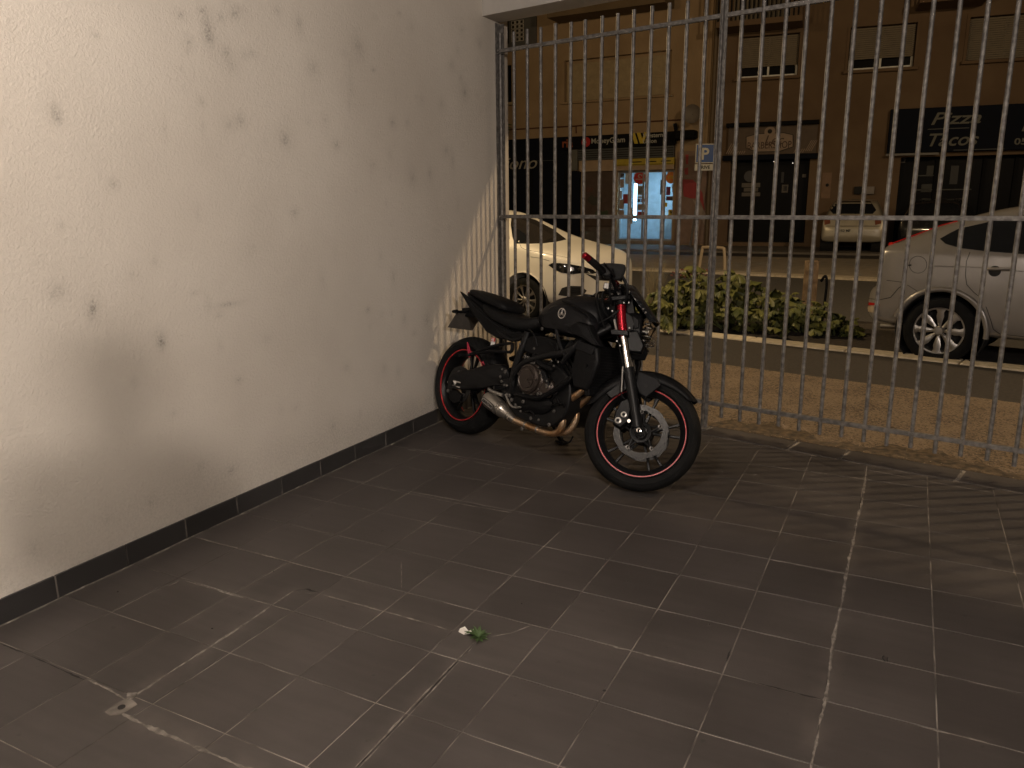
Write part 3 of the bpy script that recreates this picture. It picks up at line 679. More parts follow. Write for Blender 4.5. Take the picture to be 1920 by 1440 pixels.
# front mudguard
def arcguard(B, c, r, a0, a1, w, name, m, skirt=.05, th=.004, n=26, taper=True):
    rings = []
    for k in range(n+1):
        a = R(a0+(a1-a0)*k/n); e = max(0, math.sin(PI*k/n))**.35 if taper else 1; ww = w*(.55+.45*e); sk = skirt*e
        ring = []
        for th_ in (0, th):
            rad = r+th_; row = [(-ww/2-.003*(1 if th_ else 0), rad-sk), (-ww/2*.98, rad-sk*.35), (-ww/2*.75, rad+.004), (-ww*.25, rad+.012), (0, rad+.015), (ww*.25, rad+.012), (ww/2*.75, rad+.004), (ww/2*.98, rad-sk*.35), (ww/2+.003*(1 if th_ else 0), rad-sk)]
            if th_: row = row[::-1]
            ring += row
        rings.append([Vector((c[0]+q*math.cos(a), y, c[2]+q*math.sin(a))) for y, q in ring])
    return B().loft(rings).build(name, m, bike, 50)
ff = arcguard(SB, FC, .309, 44, 166, .135, 'front_mudguard', M_black, skirt=.045)
for sgn in (-1, 1):
    SB().prism([(1.315, .60), (1.42, .585), (1.445, .555), (1.385, .475), (1.345, .49), (1.315, .53)], sgn*.072, sgn*.088, .006).build('mudguard_stay', M_grey, ff)
    SB().prism([(1.18, .45), (1.30, .60), (1.30, .52), (1.21, .43)], sgn*.068, sgn*.078, .004).build('mudguard_side', M_black, ff)
SB().cyl((1.37, -.090, .535), (1.37, -.086, .535), .009, n=12).build('bolt', M_gap, ff)
# calipers
for sgn in (-1, 1):
    cp = SB().prism([(1.255, .30), (1.30, .285), (1.335, .33), (1.33, .42), (1.30, .455), (1.265, .43), (1.25, .36)], sgn*.045, sgn*.108, .008).build('brake_caliper', M_black, bike, bevel=.004)
    for (x, z, r_) in ((1.301, .361, .0155), (1.280, .325, .0165)):
        SB().lathe([(r_, sgn*.108), (r_, sgn*.114), (r_*.55, sgn*.116), (r_*.5, sgn*.110)], (x, 0, z), n=18, closed=True).build('caliper_bolt', M_alu, cp)
    SB().cyl((1.335, sgn*.108, .335), (1.335, sgn*.115, .335), .009, n=12).build('caliper_bolt', M_alu, cp)
    SB().cyl((1.325, sgn*.105, .455), (1.325, sgn*.113, .455), .008, n=12).build('caliper_bolt', M_alu, cp)
SB().tube([(1.30, -.10, .43), (1.255, -.11, .47), (1.24, -.112, .56), (1.235, -.10, .60), (1.18, -.11, .72), (1.12, -.10, .86), (1.10, -.12, .96)], .0045, 8).build('brake_hose', M_black, bike)
SB().tube([(1.235, -.118, .60), (1.262, -.122, .47)], .0035, 8, 2).build('cable', M_alu, bike)
# headlight and screen
def sect(x, zc, hz, hy, n=16, pw=2.6, dx=0.0):
    r_ = []
    for k in range(n):
        t = 2*PI*k/n; c_, s_ = math.cos(t), math.sin(t)
        y = hy*math.copysign(abs(c_)**(2/pw), c_); z = hz*math.copysign(abs(s_)**(2/pw), s_); r_.append(Vector((x+dx*s_, y, zc+z)))
    return r_
hl = SB().loft([sect(1.15, .84, .05, .05), sect(1.18, .835, .075, .085), sect(1.22, .83, .088, .098), sect(1.262, .828, .086, .098, dx=-.018), sect(1.274, .828, .078, .090, dx=-.02)]).build('headlight', M_black, bike, 60)
SB().loft([sect(1.273, .828, .076, .088, dx=-.02), sect(1.24, .828, .05, .055)], cap=False).build('reflector', M_chrome, hl, 60)
SB().loft([sect(1.275, .828, .077, .089, dx=-.02), sect(1.315, .822, .070, .082, dx=-.016), sect(1.342, .812, .050, .060, dx=-.008), sect(1.351, .808, .012, .015)]).build('lens', M_lens, hl, 60)
for k in range(15):
    a = 2*PI*k/15; SB().box((1.290+.014*(k % 2), .062*math.cos(a), .826+.052*math.sin(a)), (.030, .010, .010), M=Matrix.Rotation(a, 3, 'X')).build('reflector_facet', M_chrome, hl, bevel=.002)
for yy in (-.035, .035): SB().lathe([(.001, .0), (.018, .006), (.028, .022), (.030, .040)], (1.270, yy, .822), 'X', n=14).build('bulb_reflector', M_chrome, hl)
for sgn in (-1, 1):
    SB().prism([(1.15, .902), (1.215, .876), (1.24, .84), (1.235, .80), (1.20, .775), (1.165, .80), (1.14, .86)], sgn*.095, sgn*.108, .006).build('side_cowl', M_black, hl, bevel=.003)
    SB().prism([(1.216, .874), (1.252, .860), (1.262, .818), (1.241, .812)], sgn*.102, sgn*.112, .004).build('cowl_insert', M_grey, hl)
    SB().prism([(1.20, .79), (1.26, .81), (1.315, .735), (1.308, .695), (1.253, .685), (1.19, .70), (1.17, .74)], sgn*.07, sgn*.10, .008).build('lower_cowl', M_black, hl, bevel=.003)
# fly screen: curved shield
rings = []
for t in np.linspace(0, 1, 9):
    x = 1.175+(1.345-1.175)*t; z = 1.035+(.868-1.035)*t; hw = .075+.06*math.sin(PI*min(1, t*.9+.1)); ring = []
    for th in (0, .004):
        row = [Vector((x-.055*(q*q)*(1-.3*t)+th*.6, q*hw, z+.018*(1-q*q)+th)) for q in np.linspace(-1, 1, 9)]
        ring += row if th == 0 else row[::-1]
    rings.append(ring)
sc_ = SB().loft(rings).build('fly_screen', M_glass, bike, 50)
for (x, z) in ((1.185, 1.001), (1.279, .925), (1.296, .910)): SB().cyl((x-.02, -.118, z-.01), (x-.016, -.128, z-.008), .005, n=8).build('screw', M_alu, sc_)
SB().prism([(1.14, .99), (1.175, 1.0), (1.215, .90), (1.17, .89)], -.06, .06).build('screen_bracket', M_black, bike, bevel=.003)
# instrument
ins = SB().loft([sect(1.055, .995, .02, .05), sect(1.085, 1.01, .042, .07), sect(1.12, 1.0, .05, .07), sect(1.135, .985, .03, .05)]).build('instrument_cluster', M_black, bike, 60)
# handlebar
hb_pts = [(.975, .37, 1.050), (1.03, .29, 1.035), (1.075, .17, 1.025), (1.10, .08, .985), (1.105, 0, .978), (1.10, -.08, .985), (1.075, -.17, 1.025), (1.03, -.29, 1.035), (.975, -.37, 1.050)]
SB().tube(hb_pts, .0125, 12).build('handlebar', M_blackmet, bike)
for sgn in (-1, 1):
    g_ = SB().tube([(.975, sgn*.372, 1.050), (1.003, sgn*.33, 1.042), (1.035, sgn*.262, 1.034)], .0185, 14, 4).build('grip', M_rubber, bike)
    SB().cyl((.974, sgn*.374, 1.0505), (.955, sgn*.402, 1.056), .018, .017, 16).cyl((.955, sgn*.402, 1.056), (.952, sgn*.407, 1.057), .012, .008, 16).build('bar_end', M_red, g_)
    SB().box((1.06, sgn*.235, 1.036), (.05, .06, .05)).build('switch_housing', M_black, bike, bevel=.008)
    SB().tube([(1.085, sgn*.22, 1.03), (1.10, sgn*.27, 1.02), (1.075, sgn*.35, 1.03), (1.06, sgn*.39, 1.035)], .006, 8).build('lever', M_blackmet, bike)
SB().cyl((1.024, -.252, 1.040), (1.018, -.275, 1.046), .012, n=12).build('switch_button', M_red, bike)
SB().cyl((1.10, -.12, 1.025), (1.085, -.16, 1.028), .007, n=10).build('adjuster', M_red, bike)
SB().cyl((1.10, -.16, 1.035), (1.10, -.16, 1.075), .024, n=16).build('brake_reservoir', M_black, bike)
SB().box((1.055, -.17, .985), (.03, .03, .035)).build('hose_union', M_bolt, bike, bevel=.004)
# mirrors
for sgn in (-1, 1):
    mm_ = SB().prism(catmull([(.985, 1.083), (1.02, 1.103), (1.075, 1.112), (1.122, 1.112), (1.13, 1.075), (1.115, 1.035), (1.07, 1.022), (1.01, 1.02)], 3), sgn*.17, sgn*.19, .008).build('mirror', M_arch, bike)
    SB().tube([(1.115, sgn*.175, 1.06), (1.155, sgn*.16, 1.01), (1.165, sgn*.13, .95), (1.14, sgn*.12, .93)], .008, 8).build('mirror_stem', M_black, mm_)
for i in range(26):
    x = random.uniform(1.06, 1.12); z = random.uniform(.965, 1.06); y = random.uniform(-.15, -.06)
    SB().cyl((x, y, z), (x+random.uniform(-.01, .01), y-.008, z), random.uniform(.003, .006), n=7).build('fitting', random.choice([M_bolt, M_bolt, M_black, M_red]), ins)
for pts in ([(1.10, -.10, .99), (1.04, -.14, .96), (1.06, -.12, .88), (1.12, -.08, .82)], [(1.12, -.05, 1.0), (1.16, -.10, .96), (1.13, -.12, .87), (1.05, -.10, .80)], [(1.09, .05, 1.0), (1.0, -.05, .98), (1.02, -.11, .90), (1.09, -.10, .78)], [(1.07, -.2, 1.02), (1.08, -.17, .95), (1.10, -.12, .90)]):
    SB().tube(pts, .0055, 8).build('cable', M_black, bike)
for (x, z) in ((1.158, .927), (1.183, .934), (1.086, .882), (1.11, .872), (1.219, .803), (1.174, .721), (1.196, .701)):
    SB().cyl((x, -.128, z), (x, -.134, z), .0042, n=8).build('bolt', M_bolt, bike)
SB().cyl((1.128, -.11, .835), (1.16, -.11, .765), .006, n=8).build('ignition_tube', M_alu, bike)

# tank
def tanksec(x, zb, zt, w_, n=20, shoulder=.62):
    r_ = []
    for k in range(n):
        t = 2*PI*k/n; c_, s_ = math.cos(t), math.sin(t)
        zz = (zt+zb)/2+(zt-zb)/2*math.copysign(abs(s_)**.75, s_); y = w_*math.copysign(abs(c_)**.62, c_)*(1-.38*max(0, s_)**1.5)*(1-.25*max(0, -s_)); r_.append(Vector((x, y, zz)))
    return r_
tank = MB().loft([tanksec(.585, .765, .825, .06), tanksec(.62, .75, .878, .095), tanksec(.67, .735, .918, .125), tanksec(.75, .725, .948, .155), tanksec(.84, .725, .968, .178), tanksec(.94, .73, .972, .188), tanksec(1.02, .74, .962, .17), tanksec(1.075, .76, .945, .12), tanksec(1.10, .80, .925, .06)]).build('fuel_tank', M_matte, bike, 60, sub=1)
for sgn in (-1, 1):
    MB().prism(catmull([(.74, .765), (.83, .752), (.93, .742), (1.02, .735), (1.10, .75), (1.12, .80), (1.095, .852), (1.00, .893), (.88, .905), (.79, .885), (.75, .83)], 3), sgn*.13, sgn*.192, .022).build('tank_cover', M_matte, tank, 50)
    MB().tube([(.86, sgn*.158, .918), (.94, sgn*.178, .912), (1.02, sgn*.188, .886), (1.085, sgn*.186, .860), (1.10, sgn*.182, .83)], .005, 8).build('cover_ridge', M_black, tank)
    MB().prism([(.985, .79), (1.03, .822), (1.122, .813), (1.174, .755), (1.222, .712), (1.18, .708), (1.08, .735), (1.0, .755)], sgn*.17, sgn*.212, .008).build('side_scoop', M_black, tank, bevel=.004)
    MB().prism([(1.052, .806), (1.118, .803), (1.166, .750), (1.208, .716), (1.178, .716), (1.105, .752)], sgn*.212, sgn*.2205, .004).build('scoop_insert', M_grey, tank)
    em = MB().lathe([(.029, sgn*.190), (.029, sgn*.1955), (.0235, sgn*.1955), (.0235, sgn*.190)], (.902, 0, .852), n=28, closed=True)
    for k in range(3):
        a = PI/2+2*PI*k/3
        for off in (-.0042, 0, .0042):
            c_ = Vector((.902-off*math.sin(a), sgn*.1935, .852+off*math.cos(a))); d = Vector((math.cos(a), 0, math.sin(a)))
            em.cyl(c_+d*.003, c_+d*(.0245 if off == 0 else .019), .0014, n=6)
    em.cyl((.902, sgn*.191, .852), (.902, sgn*.196, .852), .006, n=10)
    em.build('emblem', M_chrome, tank)
MB().lathe([(.036, .0), (.036, .008), (.028, .012), (.001, .012)], (.90, 0, .966), 'Z', n=24).build('fuel_cap', M_blackmet, tank)
# seats and tail
def lens_sec(x, zb, zt, w_, n=16):
    return [Vector((x, w_*math.copysign(abs(math.cos(2*PI*k/n))**.6, math.cos(2*PI*k/n)), (zb+zt)/2+(zt-zb)/2*math.copysign(abs(math.sin(2*PI*k/n))**.7, math.sin(2*PI*k/n)))) for k in range(n)]
MB().loft([lens_sec(.085, .80, .862, .075), lens_sec(.13, .78, .858, .11), lens_sec(.22, .755, .838, .135), lens_sec(.32, .73, .818, .148), lens_sec(.42, .71, .803, .145), lens_sec(.52, .705, .80, .12), lens_sec(.60, .73, .825, .09), lens_sec(.635, .76, .84, .06)]).build('rider_seat', M_vinyl, bike, 60, sub=1)
MB().loft([lens_sec(-.095, .905, .925, .045), lens_sec(-.07, .895, .932, .07), lens_sec(.0, .875, .928, .092), lens_sec(.10, .85, .914, .108), lens_sec(.20, .83, .900, .115), lens_sec(.29, .815, .880, .11), lens_sec(.325, .815, .855, .09)]).build('pillion_seat', M_vinyl, bike, 60, sub=1)
tailm = MB().loft([lens_sec(-.125, .895, .915, .04), lens_sec(-.09, .86, .91, .06), lens_sec(-.02, .81, .885, .08), lens_sec(.06, .775, .865, .095), lens_sec(.16, .715, .835, .10), lens_sec(.28, .668, .80, .10), lens_sec(.42, .66, .76, .09), lens_sec(.58, .68, .76, .08)]).build('tail_unit', M_black, bike, 60, sub=1)
for sgn in (-1, 1):
    MB().prism([(-.118, .905), (-.06, .885), (.07, .838), (.20, .775), (.33, .735), (.47, .70), (.60, .715), (.56, .68), (.43, .652), (.31, .65), (.19, .68), (.06, .765), (-.01, .818)], sgn*.085, sgn*.112, .012).build('tail_panel', M_black, bike, bevel=.004)
    MB().tube([(.02, sgn*.113, .835), (.14, sgn*.118, .785), (.28, sgn*.120, .735), (.42, sgn*.118, .70), (.52, sgn*.112, .712)], .004, 6).build('panel_edge', M_grey, bike)
MB().box((-.115, 0, .90), (.02, .07, .02)).build('tail_lamp', M_tail, bike, bevel=.004)
pod = MB().prism([(-.17, .80), (-.09, .812), (-.02, .79), (-.03, .755), (-.15, .748)], -.03, .03).build('plate_bracket', M_black, bike, bevel=.004)
# number plate: thin sheet with a small turned up edge
pl = MB().box((0, 0, 0), (.004, .21, .13)); pl.xf(lambda v: Matrix.Rotation(R(35), 3, 'Y') @ Vector(v) + Vector((-.155, 0, .715)))
plate = pl.build('number_plate', mat('grey_plate_back', (.09, .08, .07), .5), bike, bevel=.0015)
for sgn in (-1, 1): MB().tube([(-.09, sgn*.02, .79), (-.11, sgn*.08, .775), (-.12, sgn*.115, .773)], .009, 8).cyl((-.105, sgn*.115, .773), (-.145, sgn*.115, .770), .014, .010, 12).build('indicator', M_black, bike)
# peg bracket, tag light
for sgn in (-1, 1):
    pb = MB().tube([(.46, sgn*.115, .64), (.34, sgn*.15, .605), (.155, sgn*.17, .528)], .009, 8, 3).tube([(.155, sgn*.17, .525), (.30, sgn*.15, .565), (.455, sgn*.12, .585)], .009, 8, 3).tube([(.46, sgn*.115, .64), (.47, sgn*.118, .60), (.455, sgn*.12, .585)], .011, 8, 3).build('peg_bracket', M_black, bike)
    MB().tube([(.155, sgn*.165, .527), (.14, sgn*.19, .518), (.135, sgn*.24, .512)], .010, 8, 3).build('passenger_peg', M_black, bike)
tg = MB().box((.302, -.128, .625), (.034, .006, .044)).build('sticker_tag', M_white, bike, bevel=.002)
MB().box((.304, -.1315, .640), (.034, .004, .020)).build('number_panel', mat('red_enamel', (.5, .03, .02), .4), tg)
tx = textmesh('821', .017, bold=.0005, ext=.0005, align='CENTER'); tx.xf(lambda v: (.304+v.x, -.1342-v.z, .634+v.y)); tx.build('lettering', M_white, tg, 0)
MB().prism([(.020, .592), (.034, .580), (.078, .518), (.062, .497), (.050, .515), (.030, .555)], -.10, -.093).build('red_guard_strip', M_pinkred, bike)
MB().prism([(.22, .48), (.245, .50), (.262, .478), (.246, .488)], -.137, -.132).build('red_sticker', M_pinkred, bike)
hg = arcguard(MB, (0, 0, .315), .318, 18, 62, .15, 'rear_hugger', M_black, skirt=.05)
# swingarm
for sgn in (-1, 1):
    sw = MB().prism(catmull([(-.085, .335), (-.03, .385), (.10, .425), (.26, .480), (.40, .505), (.47, .47), (.47, .40), (.36, .365), (.24, .325), (.08, .295), (-.05, .283), (-.088, .30)], 3), sgn*.098, sgn*.128, .012).build('swingarm', M_blackmet, bike, 50)
    MB().lathe([(.022, sgn*.128), (.022, sgn*.140), (.012, sgn*.150), (.010, sgn*.13)], (-.0, 0, .322), n=6, closed=True).build('axle_nut', M_chrome, sw)
    MB().box((.035, sgn*.130, .335), (.045, .006, .008)).box((.035, sgn*.130, .305), (.045, .006, .008)).build('chain_adjuster', M_chrome, sw)
    MB().cyl((-.075, sgn*.11, .318), (-.10, sgn*.11, .315), .008, n=8).build('adjuster_bolt', M_alu, sw)
MB().prism([(-.06, .22), (.0, .19), (.055, .215), (.06, .26), (.0, .28), (-.055, .265)], -.12, -.09, .006).build('rear_caliper', M_black, bike, bevel=.003)
MB().cyl((-.07, -.121, .262), (-.07, -.128, .262), .011, n=12).build('bolt', M_bolt, bike)
MB().cyl((.40, 0, .40), (.56, 0, .66), .035, n=16).build('shock', M_black, bike)
# frame
for sgn in (-1, 1):
    MB().tube([(1.13, sgn*.05, .82), (1.06, sgn*.14, .735), (.98, sgn*.185, .655), (.80, sgn*.19, .60), (.64, sgn*.17, .54), (.56, sgn*.16, .46)], [.022, .024, .022, .018, .02, .02], 12).build('frame_tube', M_blackmet, bike)
    MB().tube([(.865, sgn*.182, .765), (.92, sgn*.195, .69), (.985, sgn*.20, .625)], .0095, 10).build('frame_brace', M_grey, bike)
    MB().tube([(1.045, sgn*.17, .72), (.99, sgn*.195, .63), (.96, sgn*.19, .59)], .015, 10).build('frame_brace', M_blackmet, bike)
    MB().tube([(.60, sgn*.135, .72), (.585, sgn*.15, .62), (.56, sgn*.155, .50), (.555, sgn*.15, .38), (.56, sgn*.13, .26)], [.022, .020, .022, .022, .016], 12).build('frame_plate', M_blackmet, bike)
    MB().tube([(.60, sgn*.13, .70), (.46, sgn*.12, .66), (.30, sgn*.10, .70), (.05, sgn*.08, .80)], .013, 10).build('subframe_tube', M_blackmet, bike)
# engine
eng = MB().prism(catmull([(.54, .30), (.60, .235), (.75, .215), (.90, .225), (.99, .30), (1.01, .40), (.99, .50), (.90, .56), (.72, .58), (.56, .54), (.52, .42)], 3), -.15, .15, .0).build('engine', M_blackmet, bike, 50, bevel=.01)
MB().box((.945, 0, .585), (.19, .26, .20), M=Matrix.Rotation(R(38), 3, 'Y')).build('cylinder_block', M_blackmet, eng, bevel=.01)
for k in range(5):
    MB().box((.905+k*.012, 0, .535+k*.022), (.21, .285, .006), M=Matrix.Rotation(R(38), 3, 'Y')).build('fin', M_black, eng)
MB().box((1.01, 0, .68), (.15, .24, .07), M=Matrix.Rotation(R(38), 3, 'Y')).build('cylinder_head', M_black, eng, bevel=.01)
MB().prism(catmull([(.60, .68), (.72, .71), (.84, .70), (.87, .64), (.80, .60), (.66, .60), (.59, .62)], 3), -.15, .15, .01).build('airbox', M_black, eng, 50, bevel=.008)
cv = MB().lathe([(.102, -.148), (.102, -.165), (.092, -.178), (.084, -.180), (.081, -.196), (.070, -.203), (.066, -.199), (.054, -.199), (.051, -.206), (.001, -.207)], (.716, 0, .465), n=48).build('clutch_cover', M_bronze, eng, 30)
MB().box((.765, -.207, .470), (.060, .010, .009)).box((.735, -.207, .452), (.03, .010, .006), M=Matrix.Rotation(R(40), 3, 'Y')).build('cover_rib', M_bronze, cv, bevel=.002)
for k in range(9):
    a = 2*PI*k/9+.2; MB().cyl((.716+.095*math.cos(a), -.17, .465+.095*math.sin(a)), (.716+.095*math.cos(a), -.184, .465+.095*math.sin(a)), .0055, n=7).build('bolt', M_bolt, cv)
c2 = MB().lathe([(.056, -.148), (.056, -.162), (.046, -.172), (.040, -.170), (.03, -.178), (.001, -.179)], (.838, 0, .432), n=32).build('pump_cover', M_bronze, eng, 30)
for k in range(4):
    a = 2*PI*k/4+.5; MB().cyl((.838+.05*math.cos(a), -.16, .432+.05*math.sin(a)), (.838+.05*math.cos(a), -.173, .432+.05*math.sin(a)), .005, n=7).build('bolt', M_bolt, c2)
MB().prism(catmull([(.60, .28), (.72, .27), (.85, .29), (.90, .34), (.86, .38), (.72, .36), (.60, .36)], 3), -.150, -.165, .008).build('sump_cover', M_black, eng, 50)
MB().prism([(.79, .53), (.82, .52), (.875, .455), (.86, .44), (.80, .50)], -.165, -.178).build('engine_bracket', M_grey, eng, bevel=.003)
MB().tube([(.60, -.17, .36), (.80, -.185, .37), (.90, -.18, .42), (1.0, -.17, .50), (1.06, -.15, .58)], .014, 10).build('coolant_pipe', M_black, eng)
MB().tube([(.72, -.18, .60), (.80, -.19, .56), (.90, -.19, .54)], [.012, .018, .012], 10).build('coolant_pipe', M_black, eng)
MB().cyl((.670, -.165, .585), (.664, -.165, .56), .010, n=12).cyl((.664, -.165, .56), (.668, -.165, .53), .006, n=10).build('oil_filler', M_alu, eng)
for (x, z) in ((.763, .753), (.723, .637), (.662, .582), (.719, .558), (.737, .56), (.895, .564), (.872, .587), (.923, .59), (.52, .393), (.455, .435), (.461, .481), (.555, .341), (.602, .322), (.859, .474), (.864, .448), (.798, .509), (.829, .398), (.58, .646), (.807, .614), (.499, .391), (.533, .341), (.583, .319), (.805, .394), (.843, .254), (.928, .244), (.722, .178), (.691, .273), (.949, .323), (.64, .30), (.70, .33), (.78, .25), (.47, .41), (.49, .47)):
    yy = -.172 if x > .6 else -.150
    rr_ = random.choice((.0045, .006, .0075))
    MB().lathe([(rr_*1.5, 0), (rr_*1.5, -.006), (rr_*.7, -.008), (rr_*.6, -.003)], (x, yy-.012, z), n=10, closed=True).build('bolt', M_bolt, bike)
for i in range(14):
    p0 = Vector((random.uniform(.56, .98), -.165, random.uniform(.24, .66))); p1 = p0+Vector((random.uniform(-.10, .10), random.uniform(-.01, .01), random.uniform(-.09, .09))); pm = (p0+p1)/2+Vector((.02, -.015, .02))
    MB().tube([p0, pm, p1], .005, 7, 4).build('hose', M_black, eng)
# radiator
rad = MB().box((1.115, 0, .575), (.035, .34, .27), M=Matrix.Rotation(R(-14), 3, 'Y')).build('radiator', M_black, bike, bevel=.005)
for k in range(16):
    zz = .46+k*.015; MB().box((1.137-(zz-.575)*.25, 0, zz), (.003, .30, .003)).build('radiator_fin', M_grey, rad, 0)
for sgn in (-1, 1):
    MB().prism([(1.02, .55), (1.035, .69), (1.05, .725), (1.18, .705), (1.20, .64), (1.185, .55), (1.15, .47), (1.06, .47)], sgn*.160, sgn*.190, .012).build('radiator_shroud', M_black, rad, bevel=.004)
    MB().prism([(1.05, .725), (1.18, .705), (1.16, .66), (1.045, .675)], sgn*.1905, sgn*.200, .006).build('shroud_insert', M_grey, rad)
    MB().cyl((1.13, sgn*.19, .60), (1.13, sgn*.195, .60), .010, n=10).build('bolt', M_black, rad)
# exhaust
ex = MB().tube([(1.065, -.07, .53), (1.062, -.10, .47), (.99, -.118, .397), (.948, -.12, .338), (.960, -.118, .262), (.93, -.115, .203), (.86, -.12, .185), (.77, -.125, .187), (.69, -.13, .195), (.62, -.145, .205), (.585, -.155, .215)], .0195, 16, 7).build('exhaust_pipe', M_titan, bike)
MB().tube([(1.085, .02, .53), (1.08, -.01, .47), (1.02, -.03, .405), (.985, -.045, .35), (.985, -.045, .28), (.955, -.06, .215), (.88, -.09, .19), (.82, -.11, .187)], .0195, 16, 7).build('exhaust_pipe', M_titan, ex)
for t_, r_ in (((.795, -.124, .187), .0225), ((.70, -.130, .194), .0225)):
    MB().cyl(t_, (t_[0]-.012, t_[1]-.001, t_[2]+.001), r_, n=18).build('pipe_clamp', M_muff, ex)
mf = MB()
A_ = Vector((.612, -.150, .207)); B_ = Vector((.365, -.190, .305)); dd = (B_-A_).normalized()
prof = [(0, .021), (.05, .027), (.052, .031), (.085, .037), (.102, .043), (.106, .045), (.112, .045), (.114, .041), (.118, .041), (.120, .045), (.125, .045), (.128, .041), (.132, .047), (.19, .050), (.225, .049), (.240, .045), (.252, .034)]
e1 = dd.orthogonal().normalized(); e2 = dd.cross(e1); rings = [[A_+dd*o_+e1*(r_*math.cos(2*PI*k/24))+e2*(r_*math.sin(2*PI*k/24)) for k in range(24)] for o_, r_ in prof]
muff = mf.loft(rings).build('silencer', M_muff, bike, 30)
endp = A_+dd*.2515
MB().cyl(endp, endp+dd*.012, .026, .024, 18).build('silencer_outlet', M_gap, muff)
# badge on the silencer facing outwards
yax = Vector((0, -1, 0)); nrm = (yax-dd*yax.dot(dd)).normalized(); upv = nrm.cross(dd)
if upv.z < 0: upv = -upv
cB = A_+dd*.188+nrm*.0495
bp = catmull([(-.050, -.004), (-.043, -.015), (0, -.017), (.043, -.015), (.050, 0), (.043, .015), (0, .017), (-.043, .015)], 3)
bd = MB().prism(bp, 0, .003)
xr = -dd
bd.xf(lambda v: cB+xr*v.x+nrm*v.y+upv*v.z); badge = bd.build('badge', M_black, muff)
bd = MB().prism([(p[0]*.95, p[1]*.85) for p in bp], .003, .0042); bd.xf(lambda v: cB+xr*v.x+nrm*v.y+upv*v.z); bd.build('badge_plate', M_alu, muff)
tx = textmesh('ARROW', .023, bold=.0008, ext=.0006, align='CENTER'); tx.xf(lambda v: cB+xr*v.x+upv*(v.y-.009)+nrm*(.0052+v.z)); tx.build('lettering', M_gap, muff, 0)
MB().tube([(.365, -.16, .345), (.42, -.17, .338), (.50, -.165, .332)], .011, 8, 3).build('silencer_hanger', M_alu, bike)
# rider pegs, brake pedal, side stand
for sgn in (-1, 1):
    MB().prism([(.47, .42), (.53, .44), (.57, .36), (.53, .30), (.48, .33)], sgn*.15, sgn*.162).build('peg_plate', M_blackmet, bike, bevel=.003)
    MB().cyl((.505, sgn*.16, .375), (.490, sgn*.235, .372), .012, n=10).build('foot_peg', M_blackmet, bike)
MB().tube([(.52, -.165, .34), (.60, -.175, .285), (.68, -.18, .295)], .006, 8).build('brake_pedal', M_alu, bike)
sdn = Matrix(((_f.x, _L.x, _U.x), (_f.y, _L.y, _U.y), (_f.z, _L.z, _U.z))).inverted()
ft = sdn @ Vector((_f*.60+_l*.30+Vector((0, 0, .012))))
ss = MB().tube([(.62, .12, .27), (.61, .20, .15), ft], .011, 8, 4).build('side_stand', M_blackmet, bike)
MB().box(ft, (.07, .05, .012)).build('stand_foot', M_blackmet, ss)
MB().tube([(.887, -.03, .19), (.90, -.03, .155), (.95, -.03, .150), (.972, -.03, .19)], .005, 6).build('oil_line', M_black, bike)

